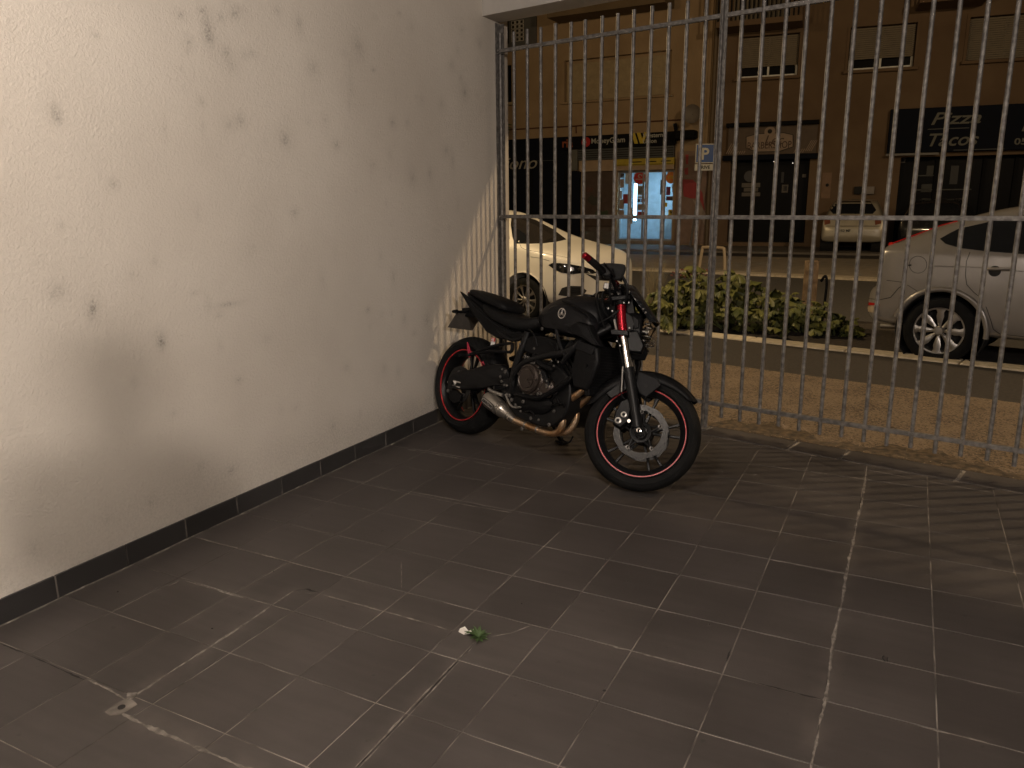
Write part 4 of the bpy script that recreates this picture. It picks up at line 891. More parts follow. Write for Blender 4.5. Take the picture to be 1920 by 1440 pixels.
# ================================================================== CARS
def car(name, label, stations, belt, wheels, rw, m, O, heading, track=.78, ww=.20, hub='blade', rimr=.205, arch=.36, half=.88):
    root = empty(name, O, heading)
    tag(root, label, 'car')
    rings = []
    for (x, zb, zt, w_) in stations:
        gh = zt > belt+.06
        zs = belt if gh else zt-.045
        def lv(z): return zb+(z-.28)*(zs-zb)/(belt-.28)
        side = [(0, zb), (w_*.72, zb), (w_*.93, zb+.02), (w_*.985, lv(.36)), (w_*1.0, lv(.52)), (w_*.998, lv(.68)), (w_*.985, lv(.84)), (w_*.965, lv(belt-.035)), (w_*.945, lv(belt))]
        if gh:
            wt = w_*.945; wr = max(.30, min(w_*.70, w_*.945-(zt-belt)*.42))
            side += [(wt+(wr-wt)*.35, zs+(zt-zs)*.38), (wt+(wr-wt)*.75, zs+(zt-zs)*.76), (wr, zt-.035), (wr-.09, zt-.006), (wr*.5, zt+.006), (0, zt+.012)]
        else:
            side += [(w_*.93, zs+.010), (w_*.905, zs+.020), (w_*.86, zt-.012), (w_*.74, zt+.0), (w_*.4, zt+.012), (0, zt+.018)]
        r_ = [Vector((x, -y, z)) for y, z in side]+[Vector((x, y, z)) for y, z in side[1:-1][::-1]]
        rings.append(r_)
    body = MB().loft(rings).build('body', m, root, 70, sub=1)
    body.modifiers['subdivision'].levels = 2; body.modifiers['subdivision'].render_levels = 2
    for x in wheels:
        cu = MB().cyl((x, -1.2, rw), (x, -.52, rw), arch, n=48).cyl((x, .52, rw), (x, 1.2, rw), arch, n=48)
        co = cu.build('wheel_cutter', M_arch, root, 0)
        bo = body.modifiers.new('arch', 'BOOLEAN'); bo.object = co; bo.operation = 'DIFFERENCE'; bo.solver = 'EXACT'
    bpy.context.view_layer.update()
    me = bpy.data.meshes.new_from_object(body.evaluated_get(bpy.context.evaluated_depsgraph_get()))
    body.modifiers.clear(); body.data = me; me.set_sharp_from_angle(angle=R(40))
    for o in [o for o in bpy.data.objects if o.name.startswith('wheel_cutter')]: bpy.data.objects.remove(o)
    bpy.context.view_layer.update()
    bm = bmesh.new(); bm.from_mesh(me); bm.transform(root.matrix_world); bm.normal_update(); bvh = BVHTree.FromBMesh(bm); bm.free()
    wprof = MB().lathe([(rimr+.002, -ww/2), (rimr+.02, -ww/2-.004), (rw-.03, -ww/2+.004), (rw-.006, -ww/2+.02), (rw, -ww/2+.04), (rw, ww/2-.04), (rw-.03, ww/2), (rimr, ww/2)], (0, 0, 0), n=48, closed=True).mesh('tyre', M_rubber)
    rim = MB().lathe([(rimr+.003, -ww/2-.002), (rimr+.003, -ww/2+.006), (rimr-.012, -ww/2+.008), (rimr-.016, -ww/2+.03), (rimr-.016, ww/2), (rimr-.004, ww/2), (rimr-.002, -ww/2+.012)], (0, 0, 0), n=48, closed=True)
    cap = MB()
    if hub == 'blade':
        ns = 8
        for k in range(ns):
            a = 2*PI*k/ns; vs = []
            for rr, hw in ((.040, .014), (.09, .024), (.14, .036), (.175, .030), (rimr-.008, .047)):
                for s_ in (-1, 0, 1):
                    an = a+s_*hw/rr*.9; dz = -.012*(1-abs(s_))
                    vs.append((rr*math.cos(an), -ww/2+.006+.02*(.14-rr)/.14*(rr < .14)+dz, rr*math.sin(an)))
            fs_ = []
            for i in range(4):
                for j in range(2): fs_.append((i*3+j, i*3+j+1, (i+1)*3+j+1, (i+1)*3+j))
            cap.add(vs, fs_)
        cap.lathe([(.001, -ww/2-.012), (.034, -ww/2-.010), (.044, -ww/2+.004), (.044, -ww/2+.02)], (0, 0, 0), n=24)
    else:
        ns = 10
        for k in range(ns):
            a = 2*PI*k/ns
            for s_ in (-1, 1):
                pass
            vs = []
            for rr, hw in ((.04, .010), (.10, .012), (.15, .019), (rimr-.006, .032)):
                for q in (-1, 0, 1): vs.append((rr*math.cos(a+q*hw/rr), -ww/2+.012-.008*(1-abs(q)), rr*math.sin(a+q*hw/rr)))
            cap.add(vs, [(i*3+j, i*3+j+1, (i+1)*3+j+1, (i+1)*3+j) for i in range(3) for j in range(2)])
        cap.lathe([(.001, -ww/2-.004), (.034, -ww/2-.002), (.044, -ww/2+.010), (.044, -ww/2+.02)], (0, 0, 0), n=24)
    rimm = rim.mesh('rim', M_alu); capm = cap.mesh('hubcap', M_alu if hub == 'blade' else MATS.get('grey_alloy') or mat('grey_alloy', (.30, .28, .26), .35, .8), 50)
    disc = MB().cyl((0, 0, 0), (0, .02, 0), rimr-.02, n=32).mesh('wheel_back', M_arch)
    for x in wheels:
        for s_ in (1, -1):
            wl = inst('wheel', wprof, root, (x, -s_*track, rw), (0, 0, 0 if s_ == 1 else PI))
            for n_, mm_ in (('rim', rimm), ('hubcap', capm), ('wheel_back', disc)): inst(n_, mm_, wl)
            if True:
                lip = MB(); pts = [(x+(arch+.004)*math.cos(t), -s_*(half-.002), rw+(arch+.004)*math.sin(t)) for t in np.linspace(.15, PI-.15, 15)]
                good = []
                for p in pts:
                    wp = root.matrix_world @ Vector((p[0], -s_*1.5, p[2])); dr = root.matrix_world.to_3x3() @ Vector((0, s_, 0))
                    h = bvh.ray_cast(wp, dr)
                    if h[0] is not None:
                        lp = root.matrix_world.inverted() @ h[0]
                        if abs(lp.y) > .5: good.append(lp+Vector((0, -s_*.002, 0)))
                if len(good) > 4: lip.tube(good, .009, 8, 3).build('arch_lip', m, root)
            liner = MB().lathe([(arch+.015, 0), (arch+.015, .34), (.001, .34), (.001, .335), (arch+.008, .335), (arch+.008, 0)], (0, 0, 0), n=32, closed=True).xf(lambda v: (x+v[0], -s_*(.86-v[1]), rw+v[2]))
            liner.build('wheel_well', M_arch, root)
    return root, body, bvh
def cast(bvh, px, py, c=None):
    for k in range(25):
        t = k/24; qx, qy = (px+(c[0]-px)*t*.6, py+(c[1]-py)*t*.6) if c else (px, py)
        h = bvh.ray_cast(CAM, ray(qx, qy).normalized())
        if h[0] is not None and h[1].dot(ray(qx, qy)) < 0: return h[0], h[1]
    return None, None
def patch(bvh, root, poly, name, m, off=.004, grid=5, smoothp=0, depth=.012):
    if smoothp: poly = catmull(poly, smoothp)
    n = 0; per = smp(poly, max(1, int(8/max(1, smoothp)))) if not smoothp else poly
    cx = sum(p[0] for p in poly)/len(poly); cy = sum(p[1] for p in poly)/len(poly)
    pts = [Vector(p) for p in per]; m0 = len(pts)
    x0 = min(p[0] for p in poly); x1 = max(p[0] for p in poly); y0 = min(p[1] for p in poly); y1 = max(p[1] for p in poly)
    for x in np.arange(x0+grid/2, x1, grid):
        for y in np.arange(y0+grid/2, y1, grid):
            if inpoly((x, y), per): pts.append(Vector((x, y)))
    r_ = geometry.delaunay_2d_cdt(pts, [(i, (i+1) % m0) for i in range(m0)], [], 1, 1e-4)
    vs = []; inv = root.matrix_world.inverted(); ok = []
    for p in r_[0]:
        h, nn = cast(bvh, p.x, p.y, (cx, cy))
        if h is None: vs.append(None); continue
        vs.append((inv @ h, (inv.to_3x3() @ nn).normalized()))
    top = [v[0]+v[1]*off if v else Vector((0, 0, 0)) for v in vs]; fs = [tuple(f) for f in r_[2] if all(vs[i] for i in f)]
    ed = {}
    for f in fs:
        for a, b in zip(f, f[1:]+f[:1]): ed[(a, b)] = 1
    k = len(top); low = [v[0]-v[1]*depth if v else Vector((0, 0, 0)) for v in vs]
    sk = [(a, b, b+k, a+k) for (a, b) in ed if (b, a) not in ed]
    b_ = MB().add(top+low, fs+sk)
    used = sorted({i for f in b_.f for i in f}); mp = {o_: i for i, o_ in enumerate(used)}
    b_.v = [b_.v[i] for i in used]; b_.f = [tuple(mp[i] for i in f) for f in b_.f]
    return b_.build(name, m, root, 60)
def seamline(bvh, root, pts, r_=.0028, m=M_gap, name='panel_gap', off=.0):
    inv = root.matrix_world.inverted(); L = []
    for p in smp(pts, 6, False):
        h, nn = cast(bvh, p[0], p[1])
        if h is not None: L.append(inv @ (h+nn*off))
    if len(L) > 2: return MB().tube(L, r_, 6, 1).build(name, m, root)

h1 = R(-13)
def C4(l): return [(1500+x/4, 340+y/4) for x, y in l]
sroot, sbody, sb = car('parked_car', 'silver hatchback parked behind the bars at the right edge, seen from its rear wheel',
    [(-.712, .50, .60, .50), (-.70, .44, .645, .66), (-.665, .39, .675, .765), (-.61, .34, .70, .825), (-.588, .32, .72, .845), (-.582, .32, 1.06, .80), (-.572, .32, 1.085, .82), (-.50, .31, 1.12, .835), (-.35, .30, 1.19, .855), (-.17, .29, 1.265, .868), (.0, .28, 1.325, .875), (.25, .27, 1.405, .88), (.55, .26, 1.455, .88), (1.1, .25, 1.485, .88), (1.7, .25, 1.44, .88), (2.1, .25, 1.28, .88), (2.5, .25, 1.06, .88), (3.0, .27, .93, .86), (3.35, .30, .80, .78), (3.45, .38, .65, .6)],
    1.05, (0, 2.64), .316, M_silver, (.499, 8.998, -.05), h1, track=.775, rimr=.215, arch=.365)
patch(sb, sroot, C4([(1050, 432), (1120, 392), (1190, 357), (1440, 300), (1680, 250), (2300, 190), (2300, 600), (1680, 545), (1400, 525), (1200, 500), (1090, 468)]), 'side_window', M_glass, .003, 8)
patch(sb, sroot, C4([(640, 486), (700, 462), (850, 402), (1000, 349), (1180, 297), (1180, 282), (1000, 334), (850, 384), (720, 436), (645, 466)]), 'tail_lamp', M_tail, .006, 3)
patch(sb, sroot, C4([(500, 940), (560, 930), (590, 935), (585, 965), (556, 985), (512, 975)]), 'clear_reflector', mat('clear_reflector', (.35, .28, .2), .3), .005, 3)
patch(sb, sroot, C4([(482, 902), (560, 912), (598, 922), (594, 934), (560, 928), (495, 932)]), 'reflector', M_tail, .004, 3)
seamline(sb, sroot, C4([(1275, 530), (1248, 600), (1240, 700), (1250, 775), (1300, 830), (1350, 870)]))
seamline(sb, sroot, C4([(1395, 940), (1430, 1040), (1450, 1110), (1500, 1145), (1680, 1165), (2200, 1200)]))
seamline(sb, sroot, C4([(650, 742), (720, 750), (785, 760)]))
seamline(sb, sroot, C4([(805, 778), (850, 805), (895, 835)]))
seamline(sb, sroot, C4([(1010, 635), (1200, 640), (1400, 650), (1800, 690), (2300, 720)]), .004, M_silver, 'body_crease', .002)
seamline(sb, sroot, [(1500+(885+66*math.cos(t))/4, 340+(625+64*math.sin(t))/4) for t in np.linspace(0, 2*PI, 25)], .0022)
patch(sb, sroot, C4([(808, 625), (835, 622), (835, 634), (808, 636)]), 'fuel_flap_notch', M_gap, .003, 3)
MB().tube([(.30, -.885, .905), (.345, -.915, .908), (.42, -.925, .912), (.50, -.915, .914), (.535, -.885, .914)], [.010, .013, .013, .013, .008], 10, 4).build('door_handle', M_silver, sroot)
MB().lathe([(.045, 0), (.048, .004), (.03, .012), (.001, .013)], (.385, -.868, .885), n=20).build('handle_recess', M_gap, sroot)
fl_pts = [(.387*math.cos(t), -.866-.012*math.sin(t), .316+.387*math.sin(t)) for t in np.linspace(-.1, PI-.25, 22)]
fr_ = MB().tube(fl_pts, .024, 10, 2); fr_.build('arch_flare', M_silver, sroot, 60)
fb_ = MB()
seamline(sb, sroot, C4([(482, 885), (520, 880), (600, 888), (680, 870), (740, 800), (790, 770)]), .0035, M_gap, 'bumper_edge')
seamline(sb, sroot, C4([(648, 488), (720, 455), (850, 401), (1000, 349), (1180, 301)]), .008, M_tail, 'tail_lamp', .002)
seamline(sb, sroot, C4([(652, 486), (696, 466)]), .015, mat('glowing_reflector', (.5, .02, .015), .15), 'tail_lamp', .004)
MB().cyl((-.45, -.42, .26), (-.62, -.42, .25), .028, n=14).build('tailpipe', M_alu, sroot)

def C6(l): return [(920+x/6, 380+y/6) for x, y in l]
wroot, wbody, wb = car('parked_car', 'white car parked behind the motorcycle, its nose pointing right past the bars',
    [(-3.5, .4, .95, .70), (-3.35, .3, 1.15, .80), (-2.9, .27, 1.36, .86), (-2.0, .25, 1.465, .87), (-1.5, .25, 1.46, .87), (-1.2, .25, 1.43, .87), (-.98, .25, 1.375, .87), (-.7, .25, 1.275, .87), (-.45, .25, 1.175, .87), (-.22, .25, 1.085, .87), (-.10, .25, 1.03, .87), (.0, .25, 1.005, .868), (.2, .25, .965, .865), (.36, .255, .935, .855), (.50, .26, .90, .82), (.60, .27, .865, .765), (.69, .28, .82, .69), (.765, .30, .77, .58), (.82, .32, .71, .46), (.86, .36, .64, .30), (.88, .42, .56, .12)],
    .99, (0, -2.6), .30, M_whitecar, (-4.262, 9.916, -.08), h1, track=.755, hub='multi', rimr=.195, arch=.36, half=.87)
patch(wb, wroot, C6([(-300, 190), (150, 168), (200, 168), (203, 300), (214, 415), (160, 368), (-300, 385)]), 'side_window', M_glass, .003, 6)
patch(wb, wroot, C6([(272, 462), (450, 462), (600, 457), (750, 438), (852, 414), (700, 298), (500, 192), (400, 166), (232, 166), (226, 250), (245, 390)]), 'windscreen', M_glass, .003, 5)
hlp = patch(wb, wroot, C6([(650, 702), (690, 680), (780, 680), (900, 694), (1050, 722), (1150, 755), (1195, 790), (1150, 800), (1050, 790), (920, 806), (800, 788), (715, 750)]), 'headlight', M_glass, .004, 3)
for cx, cy, rr in ((775, 725, 9), (905, 748, 16), (1000, 750, 12), (1160, 780, 6)):
    patch(wb, wroot, [(920+(cx+rr*2.2*math.cos(t))/6, 380+(cy+rr*1.5*math.sin(t))/6) for t in np.linspace(0, 2*PI, 13)[:-1]], 'lamp_reflector', M_chrome, .0055, 2)
patch(wb, wroot, C6([(760, 1040), (800, 962), (880, 935), (1020, 940), (1080, 990), (1050, 1032), (900, 1060)]), 'fog_lamp_recess', M_gap, .003, 4)
for y_ in (965, 990, 1012): seamline(wb, wroot, C6([(880, y_), (950, y_+2), (1050, y_+8)]), .004, M_black, 'grille_bar', .006)
patch(wb, wroot, C6([(1060, 795), (1200, 830), (1320, 815), (1390, 715), (1480, 700), (1480, 860), (1320, 880), (1180, 872)]), 'grille', M_gap, .003, 4)
patch(wb, wroot, C6([(1120, 1060), (1200, 1000), (1330, 985), (1420, 1000), (1420, 1120), (1150, 1120)]), 'lower_grille', M_gap, .003, 4)
seamline(wb, wroot, C6([(330, 470), (345, 505), (400, 530), (560, 560), (720, 590), (900, 625)]))
seamline(wb, wroot, C6([(450, 610), (560, 625), (660, 655)]))
seamline(wb, wroot, C6([(165, 560), (165, 900)]))

M_dimtail = mat('dim_lamp_glass', (.20, .07, .04), .2)
st_h = [(-.60, .45, .62, .60), (-.58, .38, .70, .78), (-.55, .30, .80, .83), (-.50, .28, .98, .84), (-.44, .28, 1.10, .83), (-.32, .27, 1.32, .83), (-.20, .27, 1.42, .84), (.1, .26, 1.47, .85), (.8, .26, 1.50, .86), (1.5, .26, 1.46, .86), (2.1, .26, 1.12, .86), (2.9, .3, .92, .82), (3.1, .45, .6, .6)]
gp = CAM+ray(1597, 440)*22.4
groot, gbody, gb = car('parked_car', 'small beige hatchback parked nose in by the shops, its rear towards the street', st_h, .97, (0, 2.45), .30, M_beigecar, (gp.x, gp.y+.4, .004), R(92), track=.75, half=.86)
patch(gb, groot, [(1556, 394), (1566, 377), (1632, 377), (1643, 394), (1636, 401), (1562, 401)], 'rear_window', M_glass, .004, 4)
patch(gb, groot, [(1562, 428), (1606, 428), (1606, 437), (1562, 437)], 'number_plate', mat('plate_white', (.45, .42, .34), .5), .012, 4)
patch(gb, groot, [(1572, 403), (1606, 403), (1606, 409), (1572, 409)], 'garnish', M_beigecar, .012, 3)
patch(gb, groot, [(1579, 404), (1584, 404), (1584, 409), (1579, 409)], 'emblem', M_chrome, .02, 2)
for x in (1545, 1640): patch(gb, groot, [(x, 406), (x+11, 405), (x+12, 419), (x+1, 422)], 'tail_lamp', M_dimtail, .008, 3)
seamline(gb, groot, [(1548, 424), (1650, 424)], .008)
h_, n_ = cast(gb, 1584, 432.5)
if h_ is not None:
    tx = textmesh('152 MF', .10, bold=.002, ext=.002, align='CENTER'); iv = groot.matrix_world.inverted(); hp = iv @ h_
    tx.xf(lambda v: (hp.x-.022-v.z, hp.y-v.x, hp.z-.035+v.y)); tx.build('lettering', M_gap, groot, 0)
droot, dbody, db = car('parked_car', 'black car parked nose in beside the beige hatchback', st_h, .97, (0, 2.45), .30, M_darkcar, (gp.x+2.1, gp.y+1.0, .004), R(80), track=.75, half=.86)
patch(db, droot, [(1660, 388), (1672, 375), (1705, 375), (1715, 388), (1710, 396), (1664, 396)], 'rear_window', M_glass, .004, 4)

# ================================================================== STREET FURNITURE AND PLANTS
def post_at(px, py, z=0): return G(px, py, z)
# timber bollard, split top
bp_ = G(1516, 590, -.05); bp_ = CAM+ray(1517, 560)*9.6
bx_, by_ = bp_.x, bp_.y
bo = empty('bollard', (bx_, by_, -.06)); tag(bo, 'brown timber bollard sticking up out of the leafy bed', 'bollard')
M_wood = ramp2('weathered_timber', (.10, .06, .03), (.22, .15, .085), 14, .3, .7, .8, bump=.3)
MB().cyl((0, 0, 0), (0, 0, .80), .085, .083, 20).build('log', M_wood, bo, bevel=.006)
MB().tube([(.12, 0, .55), (.17, 0, .62), (.19, 0, .5), (.18, 0, .2), (.17, 0, 0)], .016, 8).build('metal_hoop', M_black, bo)
# cycle stand hoop on the far kerb
hp = G(1311, 503, .0)
ho = empty('bike_stand', (hp.x, hp.y, .0), R(-20)); tag(ho, 'pale metal hoop stand on the far kerb', 'bike stand')
MB().tube([(0, 0, 0), (.06, 0, .42), (.12, 0, .47), (.55, 0, .47), (.62, 0, .40), (.66, 0, 0)], .035, 12, 4).build('hoop', mat('beige_paint', (.42, .33, .22), .5), ho)
# parking sign on a leaning pole
sp0 = G(1294, 463, .004); sp1 = VP(1322, 300, (sp0.x, sp0.y), -2)
sg = empty('parking_sign', (sp0.x, sp0.y, 0)); tag(sg, 'blue parking sign with a white P on a leaning thin pole', 'sign')
d = sp1-sp0; tp = Vector((d.x, d.y, d.z+.45))
MB().cyl((0, 0, 0), tp, .035, .03, 12).build('pole', M_galv, sg)
yv = Vector((0, 1, 0)); rt = Vector((RT.x, RT.y, 0)).normalized(); nv = Vector((-rt.y, rt.x, 0))
def onplane(c, pts, dpt): return [Vector(c)+rt*p[0]+Vector((0, 0, p[1]))-nv*dpt for p in pts]
cS = tp*.93+Vector((0, 0, -.02))
b = MB(); b.box((0, 0, 0), (.60, .012, .60)); b.xf(lambda v: cS+rt*v[0]+nv*(v[1]-.04)+Vector((0, 0, v[2]))); b.build('sign_plate', mat('white_reflective', (.65, .65, .62), .4), sg, bevel=.003)
b = MB(); b.box((0, 0, 0), (.54, .006, .54)); b.xf(lambda v: cS+rt*v[0]+nv*(v[1]-.052)+Vector((0, 0, v[2]))); b.build('blue_field', mat('sign_blue', (.02, .10, .42), .4), sg)
tx = textmesh('P', .50, bold=.012, ext=.003, align='CENTER'); tx.xf(lambda v: cS+rt*v[0]-nv*(.060+v[2])+Vector((0, 0, v[1]-.18))); tx.build('lettering', MATS['white_reflective'], sg, 0)
b = MB(); b.box((0, 0, 0), (.62, .012, .20)); b.xf(lambda v: cS+rt*v[0]+nv*(v[1]-.04)+Vector((0, 0, v[2]-.43))); b.build('sub_plate', MATS['white_reflective'], sg)
tx = textmesh('PRIVE', .15, bold=.003, ext=.002, align='CENTER'); tx.xf(lambda v: cS+rt*v[0]-nv*(.050+v[2])+Vector((0, 0, v[1]-.48))); tx.build('lettering', M_gap, sg, 0)

# planting bed
bed = MB().add([(-3.3, 9.15, -.12), (.35, 8.40, -.12), (.75, 10.3, -.12), (-2.9, 11.3, -.12), (-3.3, 9.15, -.03), (.35, 8.32, -.03), (.75, 10.3, -.03), (-2.9, 11.3, -.03)], [(4,5,6,7),(0,1,5,4),(1,2,6,5),(2,3,7,6),(3,0,4,7)]).build('planting_bed', M_soil, smooth=0)
tag(bed, 'dark soil bed between the parked cars', kind='structure')
M_leaf = ramp2('squash_leaf', (.05, .062, .012), (.16, .155, .040), 5, .35, .65, .55, bump=.3, bscale=30)
nL, lL, pL = nodes_of(M_leaf); pL.inputs['Subsurface Weight'].default_value = .0
M_stem = mat('plant_stem', (.10, .12, .04), .6)
def leafmesh(seed, lobes=5, L=.15):
    rr = random.Random(seed); n = 22; vs = [Vector((0, 0, 0))]; out = []
    for ring, q in ((1, .5), (2, 1.0)):
        for k in range(n):
            t = 2*PI*k/n; rad = L*(.80+.20*math.cos(lobes*t)+.05*math.cos((lobes*2+1)*t+seed)+rr.uniform(-.04, .04))*(1-.55*max(0, math.cos(t+PI))**6)
            x = rad*math.cos(t)*q; y = rad*math.sin(t)*q; z = .30*L*q*q*math.sin(2.5*t+seed)*.6-.35*L*q*q+.02*math.sin(9*t)*q
            vs.append(Vector((x+.3*L, y, z)))
    vs[0] = Vector((.3*L, 0, .012))
    fs = [(0, 1+k, 1+(k+1) % n) for k in range(n)]+[(1+k, 1+n+k, 1+n+(k+1) % n, 1+(k+1) % n) for k in range(n)]
    return MB().add(vs, fs).mesh('leaf', M_leaf, 80)
leaves = [leafmesh(i, 5 if i % 2 else 4, random.uniform(.085, .13)) for i in range(8)]
def plant(name, label, c, rx, ry, h, n, group='leafy plants in the roadside bed'):
    root = empty(name, (c[0], c[1], -.03)); tag(root, label, 'plant')
    stm = MB()
    for k in range(n):
        a = random.uniform(0, 2*PI); q = math.sqrt(random.random()); x = rx*q*math.cos(a); y = ry*q*math.sin(a)
        z = h*(1-.55*q*q)*random.uniform(.30, 1.0)
        lf = inst('leaf', random.choice(leaves), root, (x, y, z), (random.uniform(-.55, .55), random.uniform(-.25, .65), random.uniform(0, 2*PI)))
        s_ = random.uniform(.65, 1.3); lf.scale = (s_, s_, s_)
        if k % 2 == 0: stm.tube([(x*.35, y*.35, 0), (x*.8, y*.8, z*.6), (x, y, z-.005)], [.006, .005, .003], 5, 3)
    stm.build('stems', M_stem, root)
    return root
def bedpt(px, dep): p = CAM+ray(px, 560)*dep; return (p.x, p.y)
plant('squash_plant', 'broad leaved plant at the left end of the bed, behind the motorcycle headlight', bedpt(1246, 9.1), .30, .45, .66, 54)
plant('squash_plant', 'tallest broad leaved plant, just left of the main fence post', bedpt(1298, 9.3), .36, .5, .80, 70)
plant('squash_plant', 'bright broad leaved plant just right of the main fence post', bedpt(1372, 9.2), .36, .5, .76, 66)
plant('squash_plant', 'low broad leaved plant with one big raised leaf left of the bollard', bedpt(1452, 9.0), .36, .45, .56, 52)
plant('squash_plant', 'low plant around the foot of the timber bollard', bedpt(1518, 8.9), .34, .4, .42, 44)
plant('squash_plant', 'small leaved plant at the right end of the bed by the silver car bumper', bedpt(1572, 8.7), .22, .35, .24, 34)
def grass(name, label, c, n, h, sp, m, z=0.0):
    b = MB()
    for k in range(n):
        a = random.uniform(0, 2*PI); q = random.random()*sp*.25; x = q*math.cos(a); y = q*math.sin(a); hh = h*random.uniform(.5, 1); lx = random.uniform(-sp, sp); ly = random.uniform(-sp, sp)*.6; w_ = .004
        pts = [Vector((x, y, 0)), Vector((x+lx*.35, y+ly*.35, hh*.6)), Vector((x+lx, y+ly, hh))]
        vs = []
        for i, p in enumerate(pts): ww = w_*(1-.45*i); vs += [p+Vector((-ww, ww*.4, 0)), p+Vector((ww, -ww*.4, 0))]
        b.add(vs, [(0, 1, 3, 2), (2, 3, 5, 4)])
    o = b.build(name, m, None, 80); o.location = (c[0], c[1], z)
    return tag(o, label, 'grass')
M_dry = mat('dry_grass', (.22, .18, .11), .8, objrand=0)
grass('grass_tuft', 'tall dry feathery grass tuft left of the leafy bed', bedpt(1226, 9.6), 240, .82, .17, M_dry, -.03)
M_herb = mat('herb_green', (.07, .10, .03), .7)
grass('low_shrub', 'low twiggy green shrub under the dry grass tuft', bedpt(1222, 9.2), 260, .38, .24, M_herb, -.03)
fl_b = MB()
for k in range(60):
    a = random.uniform(0, 2*PI); q = math.sqrt(random.random()); fl_b.box((q*.28*math.cos(a), q*.2*math.sin(a), random.uniform(-.05, .06)), (.02, .02, .015), random.random()*3)
fo = fl_b.build('flower_heads', mat('dull_pink_petal', (.16, .055, .045), .7), None, 0); p_ = bedpt(1298, 9.5); fo.location = (p_[0], p_[1], .60); tag(fo, 'faded pink flower heads above the tallest leafy plant', 'flowers')

# weed in the floor joint and paper scrap
wp = G(897, 1196)
wd = empty('weed', (wp.x, wp.y, 0)); tag(wd, 'small green weed growing out of a joint in the tiled floor', 'weed')
M_weed = mat('weed_green', (.045, .085, .022), .6, var=.3)
for k in range(26):
    a = 2*PI*k/26*2.4+random.uniform(-.2, .2); L = random.uniform(.022, .055); up_ = random.uniform(.1, .8) if k > 8 else random.uniform(.6, 1.3); w_ = random.uniform(.004, .007)
    dv = Vector((math.cos(a), math.sin(a), 0)); sd = Vector((-dv.y, dv.x, 0)); pts = [(0, .3), (.35, 1), (.7, .8), (1, .05)]
    vs = []
    for t, q in pts:
        p = dv*(L*t)+Vector((0, 0, .003+L*up_*t*(1-.55*t))); vs += [p+sd*w_*q, p-Vector((0, 0, .0015)), p-sd*w_*q]
    MB().add(vs, [(i*3+j, i*3+j+1, i*3+j+4, i*3+j+3) for i in range(3) for j in range(2)]).build('leaf', M_weed, wd, 60)
pp = G(873, 1187)
b = MB(); vs = [(-.022, -.010, .004), (.0, -.014, .002), (.022, -.004, .006), (.026, .012, .014), (.006, .010, .003), (-.012, .016, .012), (-.026, .006, .006)]
vs2 = [(v[0], v[1], v[2]+.002) for v in vs]; b.add(vs+vs2, [tuple(range(6, -1, -1)), tuple(range(7, 14))]+[(k, (k+1) % 7, 7+(k+1) % 7, 7+k) for k in range(7)])
o = b.build('paper_scrap', mat('white_paper', (.65, .62, .57), .8), None, 0); o.location = (pp.x, pp.y, 0); tag(o, 'torn white paper scrap lying beside the weed', 'litter')
lp = G(1658, 1237)
o = MB().tube([(-.003, .016, .003), (-.006, 0, .004), (.002, -.014, .003)], .0022, 6).tube([(.010, .012, .003), (.008, -.002, .003), (.010, -.010, .003)], .0018, 6).build('twig', M_gap); o.location = (lp.x, lp.y, .001); tag(o, 'tiny black twig lying on the tiles right of the wide rough seam', 'litter')
GRIT = {(221, 1110): 'dark crumb of grit near the skirting at the left', (513, 1072): 'dark crumb of grit up the tiles beyond the broken joint', (398, 1179): 'dark crumb of grit between the bolted corner and the broken joint',
        (1135, 1049): 'dark crumb of grit in the middle of the floor below the front wheel', (1177, 1090): 'dark crumb of grit a tile nearer the camera than the one below the front wheel', (1296, 1012): 'dark crumb of grit right of the front wheel, farthest from the camera',
        (1330, 1171): 'dark crumb of grit left of the open joint in the right half of the floor', (978, 1132): 'dark crumb of grit just beyond the weed', (1133, 1295): 'largest dark crumb of grit, right of the weed towards the camera'}
for px, py in ((221, 1110), (513, 1072), (398, 1179), (1135, 1049), (1177, 1090), (1296, 1012), (1330, 1171), (978, 1132), (1133, 1295)):
    q = G(px, py); o = MB().cyl((0, 0, 0), (0, 0, .0025), .0035 if px != 1133 else .006, .002, 7).build('pebble', M_darkgap); o.location = (q.x, q.y, .0006)
    o['label'] = GRIT[(px, py)]; o['category'] = 'grit'; o['group'] = 'dark crumbs scattered on the tiles'

# ================================================================== BUILDINGS
OA = G(1225, 452, .12); AA = R(-2.0)
bA = empty('apartment_building', (OA.x, OA.y, 0), AA); tag(bA, 'ochre rendered apartment building with a lit money transfer shop at street level', 'building')
bpy.context.view_layer.update()
def FA(px, py):
    p = bA.matrix_world.inverted() @ VP(px, py, (OA.x, OA.y), math.degrees(AA)); return p.x, p.z
cu_, _ = FA(1340, 300); OBp = bA.matrix_world @ Vector((cu_, 0, 0)); AB = R(6.0)
bB = empty('apartment_building', (OBp.x, OBp.y, 0), AB); tag(bB, 'darker apartment building with shuttered windows above a barber and a pizza shop', 'building')
bpy.context.view_layer.update()
def FB(px, py):
    p = bB.matrix_world.inverted() @ VP(px, py, (OBp.x, OBp.y), math.degrees(AB)); return p.x, p.z
def rc(F, xl, yt, xr, yb):
    u0, z1 = F(xl, yt); u0b, z0 = F(xl, yb); u1, _ = F(xr, (yt+yb)/2); return (u0+u0b)/2, u1, z0, z1
def FBX(root, name, r_, d0, d1, m, bevel=0):        # box on the facade: r=(u0,u1,z0,z1), d = distance out from wall
    return MB().bx(r_[0], r_[1], -d1, -d0, r_[2], r_[3]).build(name, m, root, 0, bevel=bevel)
